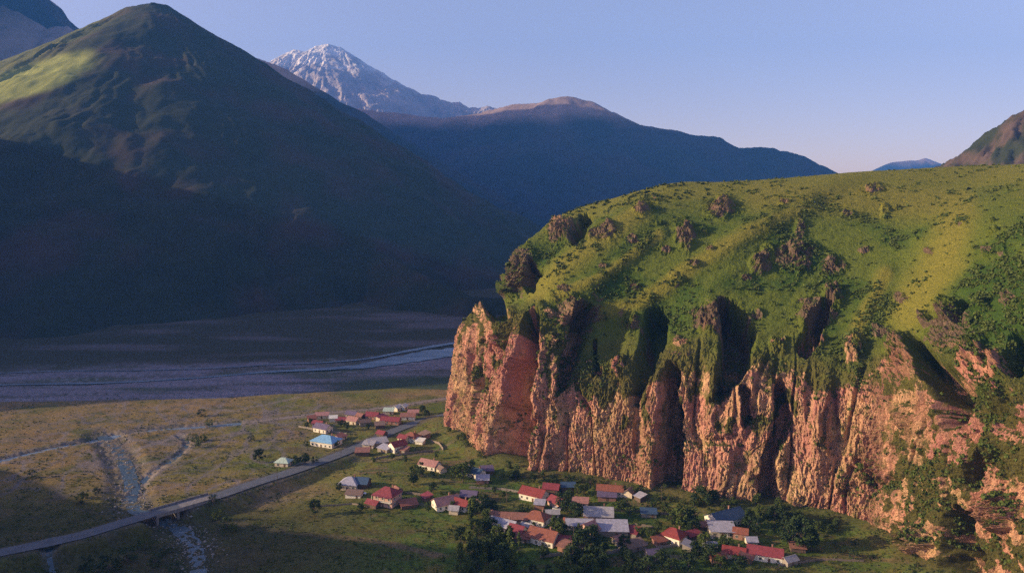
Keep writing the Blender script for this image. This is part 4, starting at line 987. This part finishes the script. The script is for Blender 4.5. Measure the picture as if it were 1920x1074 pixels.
for x, y, h, k in ((896, 958, 34, 'dark'), (908, 965, 40, 'dark'), (885, 975, 46, 'poplar'), (925, 962, 26, 'dark'), (846, 940, 24, 'round'), (850, 955, 18, 'round'), (1000, 1000, 22, 'round'), (1042, 998, 34, 'round'), (1052, 1003, 30, 'round'),
                   (1108, 1030, 52, 'dark'), (1092, 1046, 60, 'dark'), (1125, 1040, 40, 'dark'), (1070, 1060, 44, 'dark'), (1166, 960, 24, 'round'), (1180, 968, 22, 'round'), (1096, 925, 20, 'round'), (1082, 930, 24, 'round'), (1170, 1030, 30, 'dark'), (1215, 1080, 44, 'dark'), (1240, 1062, 34, 'dark'), (1258, 1078, 36, 'round'),
                   (1200, 1005, 26, 'round'), (1232, 1000, 30, 'round'), (1225, 955, 18, 'round'), (1245, 962, 22, 'round'), (792, 775, 16, 'dark'), (800, 782, 14, 'dark'), (838, 776, 12, 'dark'), (846, 770, 12, 'dark'), (583, 797, 14, 'dark'), (576, 802, 12, 'dark'), (640, 800, 14, 'dark'), (650, 806, 16, 'dark'), (690, 806, 12, 'dark'), (632, 838, 14, 'round'), (574, 836, 12, 'scrub'),
                   (735, 862, 14, 'round'), (760, 868, 16, 'round'), (700, 868, 12, 'round'), (940, 900, 18, 'round'), (955, 898, 16, 'round'), (970, 892, 20, 'round'), (1000, 905, 16, 'dark'), (1020, 893, 14, 'round'), (842, 812, 14, 'round'), (860, 826, 12, 'round'), (820, 860, 16, 'round'),
                   (60, 895, 18, 'scrub'), (160, 935, 22, 'scrub'), (185, 925, 20, 'scrub'), (150, 945, 20, 'scrub'), (372, 838, 22, 'bush'), (360, 828, 20, 'bush'), (382, 826, 16, 'bush'), (392, 800, 18, 'bush'), (378, 780, 16, 'scrub'), (470, 826, 14, 'scrub'),
                   (425, 990, 26, 'bush'), (410, 975, 24, 'bush'), (438, 995, 20, 'bush'), (400, 960, 22, 'scrub'), (270, 1030, 34, 'bush'), (240, 1055, 40, 'scrub'), (205, 1072, 42, 'scrub'), (180, 1090, 44, 'scrub'), (290, 1060, 30, 'scrub'), (160, 1066, 30, 'scrub'), (310, 1040, 22, 'scrub'), (330, 1075, 26, 'scrub')):
    P_(x, y, h, k)
for i in range(230):
    x = rnd.uniform(620, 1500); y = rnd.uniform(890, 1060)
    if x < 820 and y > 980: continue
    if min(math.hypot(x - h[0], (y - h[1]) * 1.4) for h in HOUSES) < 16: continue
    P_(x, y, rnd.uniform(6, 15) if i % 3 else rnd.uniform(15, 27), rnd.choice(('bush', 'scrub', 'bush')) if i % 3 else rnd.choice(('round', 'dark')))
for i in range(50):
    x = rnd.uniform(850, 1600); by = float(np.interp(x, [c[0] for c in CLIFF_BASE], [c[1] for c in CLIFF_BASE]))
    P_(x, by + rnd.uniform(2, 14), rnd.uniform(8, 20), rnd.choice(('bush', 'scrub', 'round')))
for i in range(36):
    x = rnd.uniform(1540, 1900); y = rnd.uniform(985, 1085)
    P_(x, y, rnd.uniform(8, 22), rnd.choice(('bush', 'scrub', 'scrub')))
cnt = {}
for p in PLANTS:
    o, px, py, hpx, kd, lab = p
    if not lab:
        size = 'tall ' if hpx > 44 else ('small ' if hpx < 12 else ('mid-sized ' if hpx > 24 else ''))
        if py > 1020 and px < 420: lab = size + WORD[kd] + ' in the shade by the stream below the bridge'
        elif 862 < px < 985 and py > 985: lab = size + WORD[kd] + ' in the grove at the lower middle, ' + ('upper edge' if py < 1020 else ('left side' if px < 905 else ('right side' if px > 945 else 'centre')))
        elif px < 500: lab = size + WORD[kd] + (' on the gravelly stream bank' if px > 300 else ' on the brown field left of the stream')
        elif px > 1540: lab = size + WORD[kd] + ' on the slope at the lower right below the cliff'
        else: lab = size + WORD[kd] + ' ' + near_house(px, py)
    lab = ' '.join(lab.split()[:16])
    cnt.setdefault(lab, []).append(o); tag(o, lab, 'bush' if kd in ('bush', 'scrub') else 'tree')
for lab, L in cnt.items():
    if len(L) > 1:
        for o in L: o['group'] = 'look-alike ' + ' '.join(lab.split()[:8])
    else: L[0]['group'] = 'trees and bushes of the village'

# ------------------------------------------------------------------ yard walls, fences, poles, a car
def yard_wall(L, h, mt, label, name="yard_wall", cat="wall", th=0.35):
    P = [ground_at(x, y, 0) for x, y in L]; base = P[0].copy(); m = MB()
    for a, c in zip(P[:-1], P[1:]):
        n = max(1, int((c - a).length / 1.6)); d = (c - a).normalized(); q = Vector((-d.y, d.x, 0)) * th / 2
        for i in range(n):
            s0, s1 = a + (c - a) * (i / n), a + (c - a) * ((i + .97) / n)
            z0 = float(height(np.array([s0.x]), np.array([s0.y]))[0]); t = z0 + h * rnd.uniform(.8, 1.1)
            k = len(m.v)
            for s in (s0, s1):
                for sg in (-1, 1):
                    for z in (z0 - .5, t): m.v.append(tuple(Vector((s.x, s.y, 0)) + q * sg + Vector((0, 0, z)) - base))
            for f in ((0, 1, 3, 2), (4, 6, 7, 5), (0, 4, 5, 1), (2, 3, 7, 6), (1, 5, 7, 3), (0, 2, 6, 4)): m.f.append(tuple(k + i_ for i_ in f))
    o = m.build(name, mt); o.location = base; tag(o, label, cat); return o
st_, wd = WM['stone'], simple_mat("weathered_boards", (0.24, 0.19, 0.16), 0.3, 2.0)
yard_wall([(808, 828), (822, 832), (831, 844)], 1.6, wd, "weathered board fence curving right of the hamlet below the cliff nose", "fence", "fence", .12)
yard_wall([(700, 862), (760, 852), (812, 846)], 1.2, wd, "long low board fence between the red gable house and the cliff", "fence", "fence", .12)
yard_wall([(1013, 1046), (1045, 1041), (1085, 1040)], 1.4, st_, "stone yard wall in front of the wide tawny roofed house")
yard_wall([(1120, 1044), (1150, 1036), (1176, 1026), (1215, 1022)], 1.4, st_, "pale stone wall climbing right of the trees below the lilac building")
yard_wall([(905, 985), (925, 992), (940, 1003)], 1.3, WM['white'], "whitewashed picket wall at the left end of the slanting grey roof")
yard_wall([(1180, 958), (1230, 962), (1290, 966)], 1.1, wd, "board fence between vegetable plots at the cliff foot", "fence", "fence", .12)
yard_wall([(760, 925), (800, 930), (815, 942)], 1.2, wd, "short board fence right of the two-storey pink house", "fence", "fence", .12)
yard_wall([(880, 915), (940, 918), (985, 925)], 1.1, st_, "low stone wall left of the vivid red roofed house")
yard_wall([(600, 950), (660, 945), (700, 952)], 0.9, wd, "low fence on the meadow below the pale hipped house", "fence", "fence", .12)
yard_wall([(1230, 1028), (1290, 1020), (1330, 1012)], 1.2, st_, "stone wall left of the columned porch house")
yard_wall([(1460, 1062), (1540, 1050), (1620, 1052)], 1.0, wd, "board fence across the grass right of the long deep red roof", "fence", "fence", .12)
yard_wall([(560, 800), (590, 806), (650, 815)], 1.2, st_, "grey stone wall behind the blue-roofed house")
yard_wall([(1160, 990), (1190, 985), (1225, 990)], 1.2, wd, "fence right of the wide flat lilac building", "fence", "fence", .12)
def pole(px, py, label):
    g = ground_at(px, py, -0.2); o = empty("utility_pole", g, rnd.uniform(0, 1)); tag(o, label, "utility pole", "wooden poles through the village")
    m = MB(); m.cone((0, 0, 0), (0, 0, 8.5), .14, .09, 8); m.build("post", bark, o)
    m = MB(); m.box(-.9, .9, -.06, .06, 7.7, 7.84); m.build("crossarm", bark, o)
    for x in (-.8, 0, .8):
        m = MB(); m.cone((x, 0, 7.84), (x, 0, 8.05), .05, .04, 6); m.build("insulator", trim, o)
for x, y, l in ((711, 899, "wooden pole on the meadow above the two-storey pink house"), (640, 872, "wooden pole by the road near the tan shed"), (1326, 1018, "wooden pole left of the columned porch house"), (950, 946, "wooden pole left of the vivid red roofed house"),
                (1240, 940, "wooden pole by the black cliff slit"), (820, 815, "wooden pole on the road behind the orange roof"), (520, 905, "wooden pole beside the road left of the hamlet"), (1075, 1020, "wooden pole in front of the raspberry-roofed annexe")): pole(x, y, l)
def car(px, py, rz, c, label):
    g = ground_at(px, py, 0.05); o = empty("parked_car", g, math.radians(rz)); tag(o, label, "car")
    paint = simple_mat("car_paint", c, 0.05, 1.0, 0.35, 0.5)
    def prism(name, prof, w, mt, par):
        m = MB(); n = len(prof)
        for s in (-1, 1): m.v += [(x, s * w, z) for x, z in prof]
        m.f.append(tuple(range(n))); m.f.append(tuple(2 * n - 1 - i for i in range(n)))
        for i in range(n): j = (i + 1) % n; m.f.append((j, i, n + i, n + j))
        return m.build(name, mt, par)
    prism("body", [(-2.1, .3), (2.1, .3), (2.15, .6), (1.9, .82), (.95, .92), (-1.6, .95), (-2.1, .85)], .85, paint, o)
    prism("cabin", [(-1.5, .95), (.9, .93), (.35, 1.4), (-1.05, 1.42)], .72, glass, o); prism("roof", [(-1.06, 1.423), (.36, 1.403), (.3, 1.46), (-1.0, 1.48)], .7, paint, o)
    for x in (-1.3, 1.3):
        for y in (-.8, .8):
            m = MB(); m.cone((x, y - .1, .32), (x, y + .1, .32), .32, .32, 12); m.build("wheel", WM['wood'], o)
car(679, 926, -10, (.7, .72, .75), "pale car parked between the white hen house and the two-storey house")
car(1044, 955, -20, (.78, .76, .72), "white car standing on the yard right of the orange-red hipped roof")

# ------------------------------------------------------------------ scattered cover (uncountable)
def scatter_quads(name, C, Nrm, size, k, mat, spread, seed, flat=0.7, kind='stuff'):
    r = np.random.RandomState(seed); n = len(C)
    size = np.broadcast_to(size, (n,))
    c = np.repeat(C, k, 0); sz = np.repeat(size, k); d = r.normal(size=(n * k, 3)); d /= np.linalg.norm(d, axis=1)[:, None]
    c = c + d * (sz * spread * r.uniform(.3, 1, n * k))[:, None] * np.array([1, 1, flat]) + np.repeat(Nrm, k, 0) * (sz * .35)[:, None]
    a = r.normal(size=(n * k, 3)); a /= np.linalg.norm(a, axis=1)[:, None]; b_ = np.cross(a, d); b_ /= np.linalg.norm(b_, axis=1)[:, None] + 1e-9
    s = (sz * r.uniform(.25, .5, n * k))[:, None]
    V = np.stack([c - a * s, c + b_ * s, c + a * s, c - b_ * s], 1).reshape(-1, 3)
    me = bpy.data.meshes.new(name); q = np.arange(len(V), dtype=np.int32)
    me.vertices.add(len(V)); me.vertices.foreach_set("co", V.reshape(-1).astype(np.float32)); me.loops.add(len(V)); me.loops.foreach_set("vertex_index", q)
    me.polygons.add(len(V) // 4); me.polygons.foreach_set("loop_start", q[::4].copy()); me.polygons.foreach_set("loop_total", np.full(len(V) // 4, 4, np.int32)); me.update(calc_edges=True)
    o = link(name, me, mat); tag(o, kind=kind); return o
def cover():
    Q, n, rock, px, py, V, dark = CL
    X, Y, Z = Q[..., 0], Q[..., 1], Q[..., 2]
    cl = fbm(X / 10, Y / 10, Z / 10, 4)
    w = (1 - rock * .85) * ((V > 1.4) & (V < 7.35)) * (n[..., 2] > 0.1)
    w = w * (0.04 + sstep(0.02, 0.45, cl + 0.35 * dark - .1)) * (0.35 + dark)
    w = w * (Y < 900)
    r = np.random.RandomState(5); area = np.linalg.norm(np.cross(np.gradient(Q, axis=0), np.gradient(Q, axis=1)), axis=2)
    w = w * (1 - .8 * sstep(5.6, 6.4, V)); w = w * (1 - .5 * sstep(3.8, 4.6, V) * (1 - dark)); p = (w * area).reshape(-1); p /= p.sum()
    I = r.choice(len(p), 15000, p=p); N = n.reshape(-1, 3)[I]; N[:, 2] += .8; N /= np.linalg.norm(N, axis=1)[:, None]
    sz = r.uniform(.5, 1.25, len(I)) * (1 + .5 * (r.rand(len(I)) > .93))
    scatter_quads("shrubbery", Q.reshape(-1, 3)[I], N, sz, 14, leafA, .9, 3)
    # dark ragged growth along the brow, seen against the far mountain
    k = (V > 6.5) & (V < 7.2) & (px < 1330) & (px > 1000); p = (k * area * (cl > 0.0)).reshape(-1); p /= p.sum(); I = r.choice(len(p), 260, p=p)
    scatter_quads("undergrowth", Q.reshape(-1, 3)[I], N[:260] * 0 + np.array([0, 0, 1.]), r.uniform(.8, 1.7, 260), 20, leafB, .9, 4)
    # tufts on the fields
    m = 42000; px_ = r.uniform(-40, 1720, m); py_ = r.uniform(738, 1090, m); z = np.zeros(m)
    for _ in range(4):
        v = (537.0 - py_) / FPX; c, s_ = math.cos(PITCH), math.sin(PITCH); t = (z - CAM_H) / (-s_ + v * c); x = (px_ - 960) / FPX * t; y = (c + v * s_) * t; z = height(x, y)
    g = fbm(x / 12, y / 12, 3.7, 4); dr, _ = poly_dist(x, y, _SEG); ds, _ = poly_dist(x, y, STREAM)
    ok = (dr > 5.5) & (ds > 4) & (g > r.uniform(-.25, .5, m))
    P = np.stack([x, y, z], -1)[ok]
    scatter_quads("grass", P, P * 0 + np.array([0, 0, 1.]), r.uniform(.25, .8, len(P)), 7, leafA, .9, 6, .5)
    # stones along the stream
    m = 1500; i = r.randint(0, len(STREAM), m); x = STREAM[i, 0] + r.normal(0, 5.5, m); y = STREAM[i, 1] + r.normal(0, 7, m); z = height(x, y)
    stn = simple_mat("river_stones", (0.24, 0.225, 0.22), .4, .6)
    dr, _ = poly_dist(x, y, _SEG); P = np.stack([x, y, z + .05], -1)[dr > 5.5]; mbv = []; mbf = []
    oct_ = np.array([(1, 0, 0), (0, 1, 0), (-1, 0, 0), (0, -1, 0), (0, 0, .7), (0, 0, -.7)], float)
    for p in P:
        s = r.uniform(.15, .55) * (2 if r.rand() > .95 else 1); k = len(mbv); mbv += [tuple(p + o_ * s * r.uniform(.7, 1.2, 3)) for o_ in oct_]
        mbf += [(k + a, k + (a + 1) % 4, k + 4) for a in range(4)] + [(k + (a + 1) % 4, k + a, k + 5) for a in range(4)]
    tag(link("rubble", raw_mesh("rubble", mbv, mbf), stn), kind='stuff')
cover()

# ------------------------------------------------------------------ air
def build_haze():
    m = MB(); m.box(-5600, 9000, -1500, 11000, -60, 2400)
    mt = bpy.data.materials.new("valley_air"); mt.use_nodes = True; nt = mt.node_tree
    nt.nodes.remove(nt.nodes["Principled BSDF"])
    pv = nd(nt, "ShaderNodeVolumePrincipled"); pv.inputs["Color"].default_value = (0.10, 0.36, 1.0, 1)
    pv.inputs["Density"].default_value = 8.2e-5; pv.inputs["Anisotropy"].default_value = 0.0
    nt.links.new(pv.outputs[0], nt.nodes["Material Output"].inputs["Volume"])
    tag(m.build("haze", mt), kind='stuff')
build_haze()
